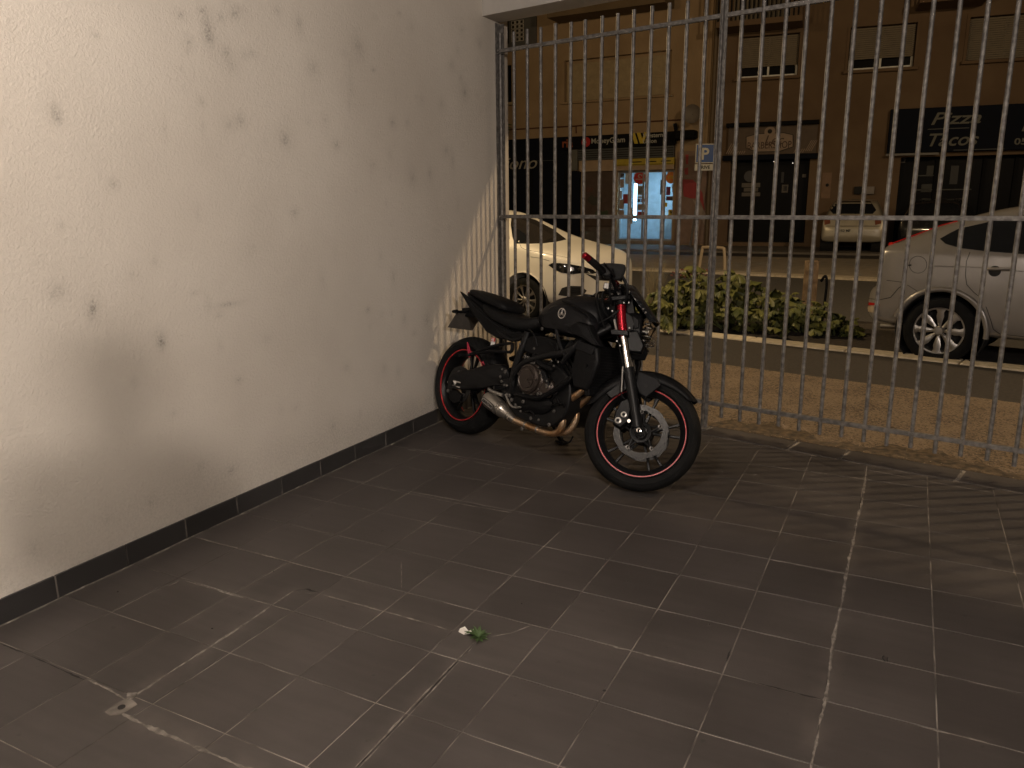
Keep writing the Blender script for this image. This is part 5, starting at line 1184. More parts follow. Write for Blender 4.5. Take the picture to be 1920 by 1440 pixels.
def wall_holes(root, name, u0, u1, z0, z1, holes, m, th=.35):
    us_ = sorted({u0, u1, *[h[0] for h in holes], *[h[1] for h in holes]}); zs_ = sorted({z0, z1, *[h[2] for h in holes], *[h[3] for h in holes]}); b = MB()
    vs = {}; V = []; F = []
    def vid(u, y, z):
        k = (round(u, 5), y, round(z, 5))
        if k not in vs: vs[k] = len(V); V.append(Vector((u, y, z)))
        return vs[k]
    inh = lambda u, z: any(h[0]-1e-6 < u < h[1]+1e-6 and h[2]-1e-6 < z < h[3]+1e-6 for h in holes)
    for a, b_ in zip(us_[:-1], us_[1:]):
        for c, d_ in zip(zs_[:-1], zs_[1:]):
            if inh((a+b_)/2, (c+d_)/2): continue
            for y in (0, th): F.append((vid(a, y, c), vid(b_, y, c), vid(b_, y, d_), vid(a, y, d_)))
            for (p, q, tu, tz) in (((a, c), (b_, c), (a+b_)/2, c-1e-4), ((a, d_), (b_, d_), (a+b_)/2, d_+1e-4), ((a, c), (a, d_), a-1e-4, (c+d_)/2), ((b_, c), (b_, d_), b_+1e-4, (c+d_)/2)):
                outside = tu < u0 or tu > u1 or tz < z0 or tz > z1
                if outside or inh(tu, tz): F.append((vid(p[0], 0, p[1]), vid(q[0], 0, q[1]), vid(q[0], th, q[1]), vid(p[0], th, p[1])))
    b.add(V, F); return b.build(name, m, root, 0)
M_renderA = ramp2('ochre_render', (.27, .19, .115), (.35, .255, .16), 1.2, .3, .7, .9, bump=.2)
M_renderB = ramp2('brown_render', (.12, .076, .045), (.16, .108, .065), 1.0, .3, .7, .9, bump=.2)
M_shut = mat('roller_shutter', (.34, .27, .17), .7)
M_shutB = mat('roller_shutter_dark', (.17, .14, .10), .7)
M_navy = mat('navy_shopfront', (.006, .008, .016), .8, spec=.15)
M_blk = mat('black_signboard', (.006, .006, .007), .8, spec=.15)
M_greysh = mat('grey_shutter_box', (.06, .065, .07), .6)
M_yel = mat('yellow_strip', (.42, .32, .03), .5)
M_beige = mat('beige_panel', (.34, .25, .17), .7)
M_alum = mat('door_aluminium', (.35, .36, .38), .4, .6)
door = rc(FA, 1157, 320, 1262, 452); dL, dR = door[0], door[1]; dZ0, dZ1 = .12, FA(1210, 320)[1]
win1 = rc(FA, 943, 123, 959, 193); wsh = rc(FA, 1058, 114, 1258, 192); win_l = rc(FA, 1092, 322, 1150, 420)
U0, _ = FA(880, 300)
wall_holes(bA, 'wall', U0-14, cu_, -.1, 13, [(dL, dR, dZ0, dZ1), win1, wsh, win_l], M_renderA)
MB().bx(dL-.3, dR+.3, .0, .5, -.1, .118).build('threshold', M_concrete, bA, 0)
# shuttered wide window: two shutter halves in a recess
mid = (wsh[0]*.66+wsh[1]*.34)
for a, b_ in ((wsh[0]+.05, mid-.03), (mid+.03, wsh[1]-.25)):
    sh = FBX(bA, 'shutter', (a, b_, wsh[2]+.03, wsh[3]-.12), -.16, -.12, M_shut)
    nn_ = int((wsh[3]-wsh[2]-.15)/.09)
    for k in range(nn_): MB().bx(a+.02, b_-.02, .112, .121, wsh[2]+.04+k*.09, wsh[2]+.115+k*.09).build('slat', M_shut, sh, 0)
FBX(bA, 'window_back', (wsh[0], wsh[1], wsh[2], wsh[3]), -.34, -.18, M_renderA)
FBX(bA, 'window_sill', (wsh[0]-.1, wsh[1]+.1, wsh[2]-.07, wsh[2]-.001), 0.001, .09, M_renderA, .01)
wf = FBX(bA, 'window', win1, -.30, -.22, M_glass); FBX(bA, 'window_sill', (win1[0]-.1, win1[1]+.12, win1[2]-.10, win1[2]-.001), .001, .12, M_shut, .01)
# upper balcony
bal = rc(FA, 1049, 5, 1264, 45)
FBX(bA, 'balcony', (bal[0], bal[1], FA(1050, 44)[1], FA(1050, 44)[1]+1.25), .001, 1.0, ramp2('balcony_render', (.13, .095, .055), (.18, .13, .08), 1.5, .3, .7, .9))
# ventilation block panel (claustra)
cl = rc(FA, 944, 40, 1007, 90); clm = mat('blue_grey_render', (.085, .085, .085), .8)
cb = FBX(bA, 'stair_panel', (cl[0]-.4, cl[1], cl[2], cl[3]+1.2), .001, .06, clm)
c1_ = rc(FA, 960, 40, 984, 80); nu, nzz = 3, 5
for i in range(nu):
    for j in range(nzz):
        du = (c1_[1]-c1_[0])/nu; dz = (c1_[3]-c1_[2])/nzz; u = c1_[0]+i*du; z = c1_[2]+j*dz
        fr = MB().bx(u+.01, u+du-.01, -.075, -.0605, z+.01, z+dz-.01).build('vent_block', M_concrete, cb, 0)
        MB().bx(u+du*.22, u+du*.78, -.079, -.0755, z+dz*.18, z+dz*.82).build('vent_hole', M_gap, fr, 0)
FBX(bA, 'dark_recess', (cl[0]-.4, rc(FA, 944, 40, 956, 80)[1], rc(FA, 944, 44, 956, 84)[2], cl[3]), .0605, .07, M_gap)
# cable across the facade
L = [FA(944, 244), FA(1010, 240), FA(1078, 236.5), FA(1081, 236), FA(1160, 231), FA(1288, 224)]
MB().tube([(u, -.03, z) for u, z in L], .022, 6, 3).build('cable', mat('rust_red_cable', (.09, .03, .015), .7), bA)
MB().tube([(FA(1081, 236)[0], -.03, FA(1081, 236)[1]), (FA(1081, 250)[0], -.03, FA(1081, 250)[1])], .02, 6, 2).build('cable', MATS['rust_red_cable'], bA)
# navy shop on the left
nv_ = rc(FA, 944, 263, 1066, 440); nv_ = (nv_[0]-5, nv_[1], .0, nv_[3])
ns_ = FBX(bA, 'navy_shopfront', nv_, .001, .10, M_navy, .01)
u, z = FA(946, 318); tx = textmesh('riono', 1.05, shear=.35, bold=.0, ext=.01); tx.xf(lambda v: (u-.25+v[0]*.72, -.115-v[2], z+v[1]*.62)); tx.build('lettering', mat('ivory_lettering', (.34, .32, .28), .6), ns_, 0)
MB().bx(FA(1000, 300)[0], FA(1040, 300)[0], -.108, -.101, FA(1020, 301)[1]-.02, FA(1020, 301)[1]).build('trim_line', M_greysh, ns_, 0)
for k in range(4): MB().bx(nv_[1]-1.4*k-.10, nv_[1]-1.4*k-.04, -.13, -.101, .1, FA(1000, 320)[1]).build('mullion', M_blk, ns_, 0)
# money transfer shop sign
sgn_ = rc(FA, 1040, 258, 1268, 278); za, zb_ = FA(1150, 278)[1], FA(1150, 253)[1]
sbd = FBX(bA, 'sign_board', (FA(1060, 270)[0], FA(1270, 260)[0], za, zb_), .102, .20, M_blk, .01)
def put(root, s, F, px, py, size, m, d=.21, **k):
    u, z = F(px, py); tx = textmesh(s, size, ext=.006, **k); tx.xf(lambda v: (u+v[0], -d-v[2], z+v[1])); return tx.build('lettering', m, root, 0)
M_orn = mat('orange_print', (.30, .075, .03), .5); M_wht = mat('white_print', (.42, .42, .40), .5); M_ylw = mat('yellow_print', (.55, .42, .04), .5); M_rprint = mat('red_print', (.42, .02, .02), .5); M_oprint = mat('bright_orange_print', (.62, .20, .04), .5)
put(sbd, 'ria', FA, 1058, 277, .42, M_orn, bold=.008)
def disc(root, F, px, py, r_, m, d0, d1, name='badge'):
    u, z = F(px, py); return MB().cyl((u, -d0, z), (u, -d1, z), r_, n=28).build(name, m, root, 30)
dm = disc(sbd, FA, 1103, 267, .17, M_rprint, .2, .215); put(sbd, 'a', FA, 1100.5, 269, .18, M_wht, .218, bold=.004)
put(sbd, 'MoneyGram', FA, 1112.5, 270, .255, M_wht, bold=.002)
u0, z0 = FA(1187, 270.5); s_ = .018
for k in range(2):
    pts = [(0, .36), (.13, .36), (.26, 0), (.13, 0)]
    MB().prism([(u0+p[0]+k*.20, z0+p[1]) for p in pts], -.201, -.214).build('logo_stroke', M_ylw, sbd, 0)
MB().prism([(u0+.36, z0), (u0+.46, z0), (u0+.58, z0+.36), (u0+.47, z0+.36)], -.2015, -.2145).build('logo_stroke', M_ylw, sbd, 0)
put(sbd, 'Western', FA, 1209, 259, .20, M_wht, bold=.002); put(sbd, 'Union', FA, 1209, 269.5, .20, M_wht, bold=.002)
# shutter box, yellow strip, lintel panel
zc = FA(1180, 298)[1]; zd = FA(1180, 311)[1]; ze = FA(1180, 319.5)[1]
sx = FBX(bA, 'shutter_box', (FA(1076, 290)[0], FA(1266, 290)[0], zc, za-.002), .001, .16, M_greysh, .01)
for k in range(1, 5): MB().bx(FA(1076, 290)[0]+.02, FA(1266, 290)[0]-.02, -.168, -.161, zc+(za-zc)*k/5-.01, zc+(za-zc)*k/5+.01).build('shutter_rib', M_blk, sx, 0)
ys_ = FBX(bA, 'yellow_strip', (FA(1157, 305)[0], FA(1266, 305)[0], zd, zc-.002), .001, .12, M_yel)
for q in range(3):
    uu = FA(1187+q*27, 303)[0]; MB().bx(uu, uu+.36, -.123, -.1205, zd+.10, zd+.135).build('print_line', M_gap, ys_, 0)
MB().bx(FA(1159, 305)[0], FA(1264, 305)[0], -.123, -.1205, zd+.02, zd+.035).build('print_line', M_gap, ys_, 0)
FBX(bA, 'lintel_panel', (FA(1088, 310)[0], FA(1157, 310)[0]-.003, ze, zc-.002), .001, .11, M_beige)
FBX(bA, 'lintel_panel', (FA(1157, 310)[0], FA(1266, 310)[0], ze, zd-.003), .001, .10, M_beige)
FBX(bA, 'pillar', (FA(1074, 300)[0], FA(1087, 300)[0], FA(1080, 320)[1], za-.003), .161, .22, mat('grey_pillar', (.12, .12, .11), .7))
FBX(bA, 'pillar', (FA(1066, 300)[0]+.003, FA(1090, 300)[0], -.0, FA(1080, 321)[1]), .002, .14, M_navy)
# poster window
pw = rc(FA, 1092, 322, 1150, 452); pwo = FBX(bA, 'display_window', (pw[0], pw[1], .45, pw[3]), .0015, .03, mat('window_film', (.085, .06, .048), .35))
for (x, y, sx_, sz_, c_) in ((1115, 375, .55, .35, (.05, .05, .04)), (1128, 400, .5, .25, (.04, .06, .03)), (1105, 355, .3, .2, (.10, .05, .04)), (1122, 430, .9, .16, (.10, .08, .07))):
    u, z = FA(x, y); MB().prism(catmull([(u-sx_/2, z), (u-sx_*.2, z+sz_*.5), (u+sx_*.1, z+sz_*.25), (u+sx_/2, z+sz_*.4), (u+sx_*.45, z-sz_*.4), (u-sx_*.1, z-sz_*.5)], 3), -.0301, -.034).build('poster_shape', mat('poster_%d' % x, c_, .5), pwo, 0)
MB().bx(pw[0], pw[1], -.035, -.0302, .62, .64).build('print_line', M_gap, pwo, 0)
FBX(bA, 'plinth', (FA(1090, 440)[0], dL-.03, .0, .445), .001, .10, mat('plinth_stone', (.09, .08, .07), .8))
# lit shop interior behind the glass door
M_int = mat('pale_interior', (.50, .56, .60), .7); M_intf = mat('interior_floor', (.20, .22, .25), .4)
ri = MB().bx(dL-.8, dR+1.0, 2.6, 2.7, .0, dZ1+.4).bx(dL-.9, dL-.8, .36, 2.6, 0, dZ1+.4).bx(dR+1.0, dR+1.1, .36, 2.6, 0, dZ1+.4).bx(dL-.8, dR+1, .36, 2.6, dZ1+.3, dZ1+.4).build('shop_room', M_int, bA, 0)
MB().bx(dL-.8, dR+1.0, .5, 2.6, .0, .119).build('shop_floor', M_intf, bA, 0)
cntr = MB().bx(dR-1.0, dR+.6, 1.6, 2.1, .12, 1.15).build('counter', M_alum, bA, 0)
for k in range(4): MB().bx(dR-.2, dR+.9, 2.35, 2.6, .5+k*.5, .53+k*.5).build('shelf', M_int, bA, 0)
for k in range(16): MB().bx(dR-.15+(k % 4)*.25, dR-.0+(k % 4)*.25, 2.38, 2.5, .531+(k//4)*.5, .75+(k//4)*.5).build('packet', random.choice([M_rprint, M_ylw, M_wht, M_navy]), bA, 0)
# door frame and leaves
xm1 = FA(1203, 390)[0]; xm2 = FA(1243, 390)[0]
for a in (dL+.03, xm1, xm2, dR-.03): MB().bx(a-.03, a+.03, .10, .16, dZ0, dZ1).build('door_frame', M_alum, bA, 0)
MB().bx(dL, dR, .101, .159, dZ1-.06, dZ1-.001).bx(dL, dR, .101, .159, dZ0+.001, dZ0+.07).build('door_frame', M_alum, bA, 0)
M_pane = mat('shop_glass', (.8, .9, 1.0), .05, 0, var=0, rvar=.01, trans=1.0, ior=1.05)
gp_ = MB().bx(dL+.06, xm1-.03, .125, .131, dZ0+.07, dZ1-.06).bx(xm1+.03, xm2-.03, .125, .131, dZ0+.07, dZ1-.06).bx(xm2+.03, dR-.06, .125, .131, dZ0+.07, dZ1-.06).build('door_glass', M_pane, bA, 0)
# tube lamp standing behind the left leaf
tu, tz1 = FA(1188.5, 344); _, tz0 = FA(1188.5, 414)
M_tube = mat('tube_light', (.9, 1, 1), .5, emis=(.55, .88, 1.0), estr=30)
tl = MB().cyl((tu, .19, tz0), (tu, .19, tz1), .05, n=14).build('tube_lamp', M_tube, bA)
MB().cyl((tu, .19, tz0-.05), (tu, .19, tz0), .04, n=12).cyl((tu, .19, tz1), (tu, .19, tz1+.05), .04, n=12).build('lamp_cap', M_alum, tl)
def poster(name, xl, yt, xr, yb, m, d=.0):
    r_ = rc(FA, xl, yt, xr, yb); return MB().bx(r_[0], r_[1], .118-d, .1245-d, r_[2], r_[3]).build(name, m, gp_, 0)
M_p1 = mat('poster_white', (.40, .44, .48), .6); M_p2 = mat('poster_red', (.30, .035, .04), .6); M_p3 = mat('poster_dark', (.05, .05, .055), .6); M_p4 = mat('poster_cream', (.30, .24, .20), .6); M_p5 = mat('poster_purple', (.16, .03, .08), .6)
for a in ((1158, 325, 1168, 333, M_p3), (1158, 336, 1168, 352, M_p4), (1158, 358, 1164, 373, M_p1), (1166, 364, 1176, 382, M_p2), (1158, 374, 1168, 392, M_p4), (1158, 394, 1168, 404, M_p4), (1170, 322, 1178, 345, M_p1), (1177, 390, 1184, 420, M_p4), (1193, 348, 1206, 366, M_p1), (1195, 351, 1204, 364, M_p3), (1193, 368, 1206, 372, M_p1), (1193, 373, 1199, 379, M_p3), (1200, 373, 1206, 379, M_p5), (1193, 383, 1206, 394, M_p4), (1193, 397, 1206, 408, M_p2),
          (1236, 337, 1246, 365, M_p3), (1247, 350, 1255, 366, M_p5), (1258, 345, 1267, 360, M_p1), (1247, 368, 1262, 376, M_p3), (1249, 368, 1254, 376, M_p5), (1254, 321, 1264, 330, M_p3), (1256, 321, 1262, 329, M_p4), (1243, 380, 1249, 388, M_ylw)): poster('poster', *a)
yp = poster('poster', 1251, 393, 1271, 409, M_ylw)
for k, (xx, s_) in enumerate(((1254, 'W'), )): put(gp_, s_, FA, xx, 401, .16, M_gap, -.112, bold=.006)
rd = disc(gp_, FA, 1197.5, 333, .235, M_wht, -.118, -.112); disc(gp_, FA, 1197.5, 333, .215, M_rprint, -.1115, -.108)
u, z = FA(1197.5, 330.5)
sw_ = MB().tube([(u+.075*math.cos(t)*(1-t/9), .1065, z+.075*math.sin(t)*(1-t/9)) for t in np.linspace(0, 5.2, 14)], .018, 6, 2).build('swirl', M_wht, gp_)
put(gp_, 'moneygram', FA, 1189.5, 337, .075, M_wht, -.107, bold=.001)
disc(gp_, FA, 1257, 333, .20, M_oprint, -.118, -.112); put(gp_, 'ria', FA, 1250.5, 335, .20, M_ylw, -.111, bold=.003)
disc(gp_, FA, 1256, 325, .13, M_p4, -.1185, -.1125)
# wall panel to the right with a red figure poster
pr = rc(FA, 1266, 282, 1336, 452); prp = FBX(bA, 'wall_panel', (FA(1266, 400)[0]+.02, FA(1334, 400)[0], .05, FA(1300, 283)[1]), .001, .05, mat('pinkish_panel', (.22, .15, .12), .7))
L = [FA(*p) for p in ((1279, 336), (1300, 337), (1308, 345), (1318, 362), (1322, 395), (1312, 372), (1296, 372), (1283, 368))]
MB().prism([(a, b_) for a, b_ in L], -.0501, -.06).build('poster_shape', M_p2, prp, 0)
for p in (((1286, 290), (1292, 290), (1291, 308), (1287, 308)), ((1284, 316), (1291, 314), (1291, 328), (1285, 327))): MB().prism([FA(*q) for q in p], -.0502, -.058).build('poster_shape', M_p2, prp, 0)
MB().prism(catmull([FA(1300, 374), FA(1322, 396), FA(1330, 420), FA(1322, 422), FA(1312, 400)], 3), -.0503, -.0565).build('poster_shape', M_p4, prp, 0)
# awning arm, dark smoke marks as a hood, dish and downpipe
MB().tube([(FA(1272, 262)[0], -.05, FA(1272, 262)[1]), (FA(1271, 240)[0], -.25, FA(1271, 240)[1]), (FA(1270, 233)[0], -.3, FA(1270, 233)[1])], .07, 8, 3).build('camera_arm', M_blk, bA)
FBX(bA, 'hood', (FA(1272, 255)[0], FA(1310, 255)[0], FA(1290, 262)[1], FA(1290, 246)[1]), .06, .5, M_blk, .05)
u, z = FA(1305, 216)
MB().lathe([(.30, -.50), (.22, -.44), (.12, -.41), (.001, -.40), (.001, -.39), (.12, -.395), (.22, -.42), (.30, -.48)], (u, 0, z), n=24, closed=True).build('satellite_dish', mat('dish_grey', (.16, .14, .125), .6), bA)
MB().tube([(u, -.02, z-.1), (u, -.40, z)], .02, 6, 2).build('dish_arm', M_gap, bA)
MB().cyl((cu_-.12, -.10, 0), (cu_-.12, -.10, 12), .07, n=14).build('downpipe', mat('brown_downpipe', (.12, .085, .05), .6), bA)
MB().bx(cu_-.35, cu_-.26, -.03, -.001, 0, 12).build('pilaster', M_renderA, bA, 0)
u, z = FA(962, 222)
for k in range(7):
    a = random.uniform(-1, 2.6); MB().tube([(u-.45, -.1, z-.2), (u-.45+.3*math.cos(a), -.3, z-.2+.35*math.sin(a)), (u-.45+.62*math.cos(a), -.4, z-.25+.5*math.sin(a))], [.03, .05, .008], 5, 3).build('trailing_shoot', M_herb, bA)

# --- building B
w1 = rc(FB, 1386, 70, 1497, 148); w2 = rc(FB, 1592, 52, 1716, 133); w3 = rc(FB, 1815, 33, 1960, 115)
brb = rc(FB, 1364, 292, 1526, 450); pz = rc(FB, 1662, 290, 1990, 450)
holes = [w1, w2, w3, (brb[0]+.05, brb[1]-.2, .12, FB(1440, 294)[1]), (pz[0]+.3, pz[1], .12, FB(1800, 292)[1])]
UR = FB(2150, 300)[0]
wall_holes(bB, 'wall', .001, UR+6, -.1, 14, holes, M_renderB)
for w_ in (w1, w2, w3):
    f_ = FBX(bB, 'window', (w_[0]+.02, w_[1]-.02, w_[2]+.02, w_[3]-.02), -.30, -.26, M_farglass)
    hgt = w_[3]-w_[2]
    fr_ = MB()
    for a in (w_[0]+.02, (w_[0]+w_[1])/2-.03, w_[1]-.08): fr_.bx(a, a+.06, .20, .259, w_[2]+.08, w_[3]-.03)
    fr_.bx(w_[0]+.021, w_[1]-.021, .205, .255, w_[2]+.02, w_[2]+.09)
    fr_.build('frame', M_white, f_, 0)
    k = 0; z = w_[3]-.02
    bot = w_[2]+(hgt*.27 if w_ is not w3 else 0.05)
    while z > bot:
        MB().bx(w_[0]+.025, w_[1]-.025, .13, .155, z-.055, z-.004).build('slat', M_shutB, f_, 0); z -= .06
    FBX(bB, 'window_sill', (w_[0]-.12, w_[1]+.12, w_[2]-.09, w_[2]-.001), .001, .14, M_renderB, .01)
    MB().bx(w_[0]-.08, w_[0]-.001, -.03, -.001, w_[2], w_[3]+.08).bx(w_[1]+.001, w_[1]+.08, -.03, -.001, w_[2], w_[3]+.08).bx(w_[0]-.0, w_[1]+.0, -.03, -.001, w_[3]+.001, w_[3]+.08).build('window_surround', M_renderB, bB, 0)
# balconies with bar railings at the top of the view
for (xl, xr, yb) in ((1352, 1508, 47), (1716, 1840, 4)):
    a, _ = FB(xl, 20); b_, _ = FB(xr, 20); zb2 = FB((xl+xr)/2, yb)[1]
    sl = MB().bx(a, b_, -1.1, -.001, zb2-.18, zb2-.02).build('balcony', M_renderB, bB, 0)
    n_ = int((b_-a)/.13)
    for k in range(n_): MB().bx(a+.03+k*.13, a+.075+k*.13, -1.09, -1.06, zb2-.019, zb2+.98).build('railing_bar', M_black, sl, 0)
    MB().bx(a, b_, -1.10, -1.05, zb2+.981, zb2+1.04).build('handrail', M_black, sl, 0)
    MB().bx(a+.4, b_-.4, .0-.012, -.002, zb2, zb2+2.3).build('balcony_door', M_shutB, sl, 0)
# barber shop
zt, zl = FB(1440, 237)[1], FB(1440, 290)[1]
bs = FBX(bB, 'sign_board', (FB(1366, 260)[0], FB(1532, 260)[0], zl, zt), .002, .14, mat('barber_board', (.10, .072, .055), .7), .01)
MB().bx(FB(1362, 260)[0], FB(1534, 260)[0], -.30, -.002, zt+.003, zt+.12).build('canopy_strip', M_blk, bs, 0)
MB().bx(FB(1356, 292)[0], FB(1538, 292)[0], -.22, -.002, zl-.16, zl-.003).build('lower_strip', M_navy, bs, 0)
pol = [FB(1399, 257), FB(1420, 251), FB(1470, 249), FB(1488, 253), FB(1488, 276), FB(1462, 285), FB(1420, 286), FB(1399, 279)]
MB().prism(pol, -.141, -.150).build('badge', M_gap, bs, 0)
cxb = sum(p[0] for p in pol)/8; czb = sum(p[1] for p in pol)/8
MB().prism([(cxb+(p[0]-cxb)*.965, czb+(p[1]-czb)*.93) for p in pol], -.1505, -.156).build('badge_field', mat('cream_print', (.27, .20, .155), .6), bs, 0)
tw = textmesh('BARBERSHOP', 1.0, bold=.01, ext=.01, align='LEFT'); wdt = max(v.x for v in tw.v); u, z = FB(1401, 280); u2, _ = FB(1484, 278); sc_x = (u2-u)/wdt
tw.xf(lambda v: (u+v[0]*sc_x, -.158-v[2]*.3, z+v[1]*.30)); tw.build('lettering', mat('brown_print', (.06, .03, .02), .6), bs, 0)
u, z = FB(1432, 272); tx = textmesh('Lec', .42, shear=.3, ext=.006); tx.xf(lambda v: (u+v[0], -.157-v[2]*.2, z+v[1])); tx.build('lettering', MATS['brown_print'], bs, 0)
def stripes(xl, xr, yt, yb, n):
    u0, u1, z0, z1 = rc(FB, xl, yt, xr, yb); st_ = (u1-u0)/n
    for k in range(n): MB().prism([(u0+k*st_, z0), (u0+k*st_+st_*.45, z0), (u0+k*st_+st_*.45+(z1-z0)*.5, z1), (u0+k*st_+(z1-z0)*.5, z1)], -.1402, -.146).build('diagonal_stripe', MATS['cream_print'], bs, 0)
stripes(1362, 1378, 270, 289, 4); stripes(1510, 1524, 264, 284, 4); stripes(1378, 1398, 284, 289, 5); stripes(1488, 1508, 280, 287, 5)
disc(bs, FB, 1444, 248, .17, MATS['cream_print'], .14, .152); disc(bs, FB, 1444, 247, .07, M_gap, .1525, .157)
bi = MB().bx(brb[0], brb[1]-.15, .36, .40, .0, zl).build('shop_glass_front', M_farglass, bB, 0)
for x in (1364, 1452, 1520): MB().bx(FB(x, 350)[0]-.04, FB(x, 350)[0]+.04, .28, .355, .12, zl-.2).build('mullion', M_navy, bi, 0)
disc(bi, FB, 1404, 330, .18, M_p3, -.35, -.33)
for (xl, yt, xr, yb, m_) in ((1389, 343, 1424, 351, 'film_print'), (1393, 352, 1420, 359, 'film_print'), (1389, 361, 1424, 368, 'film_print'), (1465, 346, 1477, 361, 'film_print'), (1467, 348, 1475, 358, 'film_gap'), (1504, 326, 1511, 332, 'film_print'), (1464, 322, 1469, 342, 'film_gap')):
    mm_ = MATS.get(m_) or mat(m_, (.10, .085, .07) if m_ == 'film_print' else (.02, .02, .022), .6)
    r_ = rc(FB, xl, yt, xr, yb); MB().bx(r_[0], r_[1], .342, .3595, r_[2], r_[3]).build('window_print', mm_, bi, 0)
# pillar wall with letter boxes
r_ = rc(FB, 1601, 350, 1616, 364); FBX(bB, 'letter_box', r_, .001, .12, M_gap, .01); r_ = rc(FB, 1622, 350, 1639, 364); FBX(bB, 'letter_box', r_, .001, .12, mat('letterbox_grey', (.22, .19, .17), .6), .01)
disc(bB, FB, 1551, 347, .05, M_gap, .001, .03, 'wall_knob'); r_ = rc(FB, 1541, 324, 1558, 372); FBX(bB, 'wall_patch', r_, .001, .012, mat('pinkish_render', (.22, .14, .09), .8))
# pizza shop
ztp, zlp = FB(1700, 205)[1], FB(1700, 287)[1]
ps = FBX(bB, 'sign_board', (FB(1666, 245)[0], UR+4, zlp, ztp), .002, .20, M_navy, .01)
M_gry = mat('grey_print', (.12, .12, .105), .6)
def fit(s, F, x0, y0, x1, cap, m, root, d, **k):
    tw = textmesh(s, 1.0, ext=.012, **k); mx_ = max(v.x for v in tw.v); mn_ = min(v.x for v in tw.v); u, z = F(x0, y0); u2, _ = F(x1, y0); _, z2 = F(x0, y0-cap); sx_ = (u2-u)/(mx_-mn_); sz_ = (z2-z)/.72
    tw.xf(lambda v: (u+(v[0]-mn_)*sx_, -d-v[2]*.4, z+v[1]*sz_)); return tw.build('lettering', m, root, 0)
fit('Pizza', FB, 1744, 235, 1836, 23, M_gry, ps, .212, shear=.3, bold=.012); fit('Tacos', FB, 1739, 275, 1831, 24, M_gry, ps, .212, shear=.3, bold=.012)
fit('05', FB, 1898, 272, 1921, 12, M_gry, ps, .212, bold=.02); fit('B', FB, 1912, 247, 1935, 24, M_gry, ps, .212, shear=.3, bold=.01)
MB().bx(FB(1738, 242)[0], FB(1815, 242)[0], -.207, -.2005, FB(1780, 242)[1]-.012, FB(1780, 242)[1]+.012).build('print_line', M_greysh, ps, 0)
MB().bx(FB(1786, 282)[0], FB(1880, 282)[0], -.207, -.2005, FB(1800, 282)[1]-.012, FB(1800, 282)[1]+.012).build('print_line', M_greysh, ps, 0)
MB().bx(FB(1660, 290)[0], FB(1758, 290)[0], -.25, -.202, zlp-.08, zlp-.02).build('light_strip', mat('dull_metal', (.16, .155, .15), .5), ps, 0)
pi_ = MB().bx(pz[0], UR+4, .36, .40, .0, zlp).build('shop_glass_front', M_farglass, bB, 0)
for x in (1663, 1716, 1755, 1845, 1905): MB().bx(FB(x, 350)[0]-.05, FB(x, 350)[0]+.05, .28, .355, .12, zlp).build('mullion', M_blk, pi_, 0)
for (xl, yt, xr, yb, c_) in ((1664, 296, 1700, 305, (.05, .045, .05)), (1662, 322, 1682, 360, (.05, .045, .04)), (1740, 310, 1753, 330, (.035, .035, .03)), (1730, 345, 1750, 360, (.03, .03, .025)), (1785, 310, 1800, 345, (.03, .03, .03)), (1715, 328, 1760, 330, (.06, .06, .055)), (1715, 355, 1825, 357, (.06, .06, .055)), (1730, 372, 1752, 400, (.03, .03, .02)), (1790, 372, 1815, 400, (.06, .035, .025))):
    r_ = rc(FB, xl, yt, xr, yb); MB().bx(r_[0], r_[1], .342, .3595, r_[2], r_[3]).build('window_print', mat('dim_print_%d_%d' % (xl, yt), c_, .6), pi_, 0)
for (x, y, r_, e_) in ((1676, 325, .045, 3.0), (1664, 315, .018, 1.5), (1665, 327, .018, 1.2), (1450, 302, .012, 1.2), (1486, 305, .014, 1.5)):
    u, z = FB(x, y); MB().cyl((u, .30, z), (u, .335, z), r_, n=10).build('indicator_light', mat('small_light_%d' % x, (1, 1, .9), .4, emis=(1, .92, .8), estr=e_), bB)
r_ = rc(FB, 1773, 382, 1779, 396); MB().bx(r_[0], r_[1], .30, .335, r_[2], r_[3]).build('counter_lamp', mat('counter_glow', (1, .9, .8), .4, emis=(1, .75, .6), estr=1.2), bB, 0)

# ================================================================== PHOTOGRAPHER (stands behind the camera, throws the soft shadow on the wall)
per = empty('person', (0.02, -.17, 0), -YAW); tag(per, 'person in a dark jacket and jeans holding up a phone with both hands', 'person')
def skin(name, joints, edges, m, parent, sub=2, root=0):
    me = bpy.data.meshes.new(name); me.from_pydata([j[:3] for j in joints], edges, []); me.materials.append(m)
    o = bpy.data.objects.new(name, me); col.objects.link(o); o.parent = parent
    sk = o.modifiers.new('skin', 'SKIN'); sk.use_smooth_shade = True
    if not me.skin_vertices: me.skin_vertices.new() if hasattr(me.skin_vertices, 'new') else None
    lay = me.skin_vertices[0].data
    for i, j in enumerate(joints): lay[i].radius = (j[3], j[4] if len(j) > 4 else j[3]); lay[i].use_root = (i == root)
    s_ = o.modifiers.new('sub', 'SUBSURF'); s_.levels = sub; s_.render_levels = sub
    bpy.context.view_layer.update(); m2 = bpy.data.meshes.new_from_object(o.evaluated_get(bpy.context.evaluated_depsgraph_get())); o.modifiers.clear(); o.data = m2
    return o
M_skin = mat('skin', (.42, .25, .17), .5); M_jkt = mat('dark_jacket', (.03, .032, .04), .8, bump=.2); M_jean = mat('blue_jeans', (.04, .055, .09), .85, bump=.2)
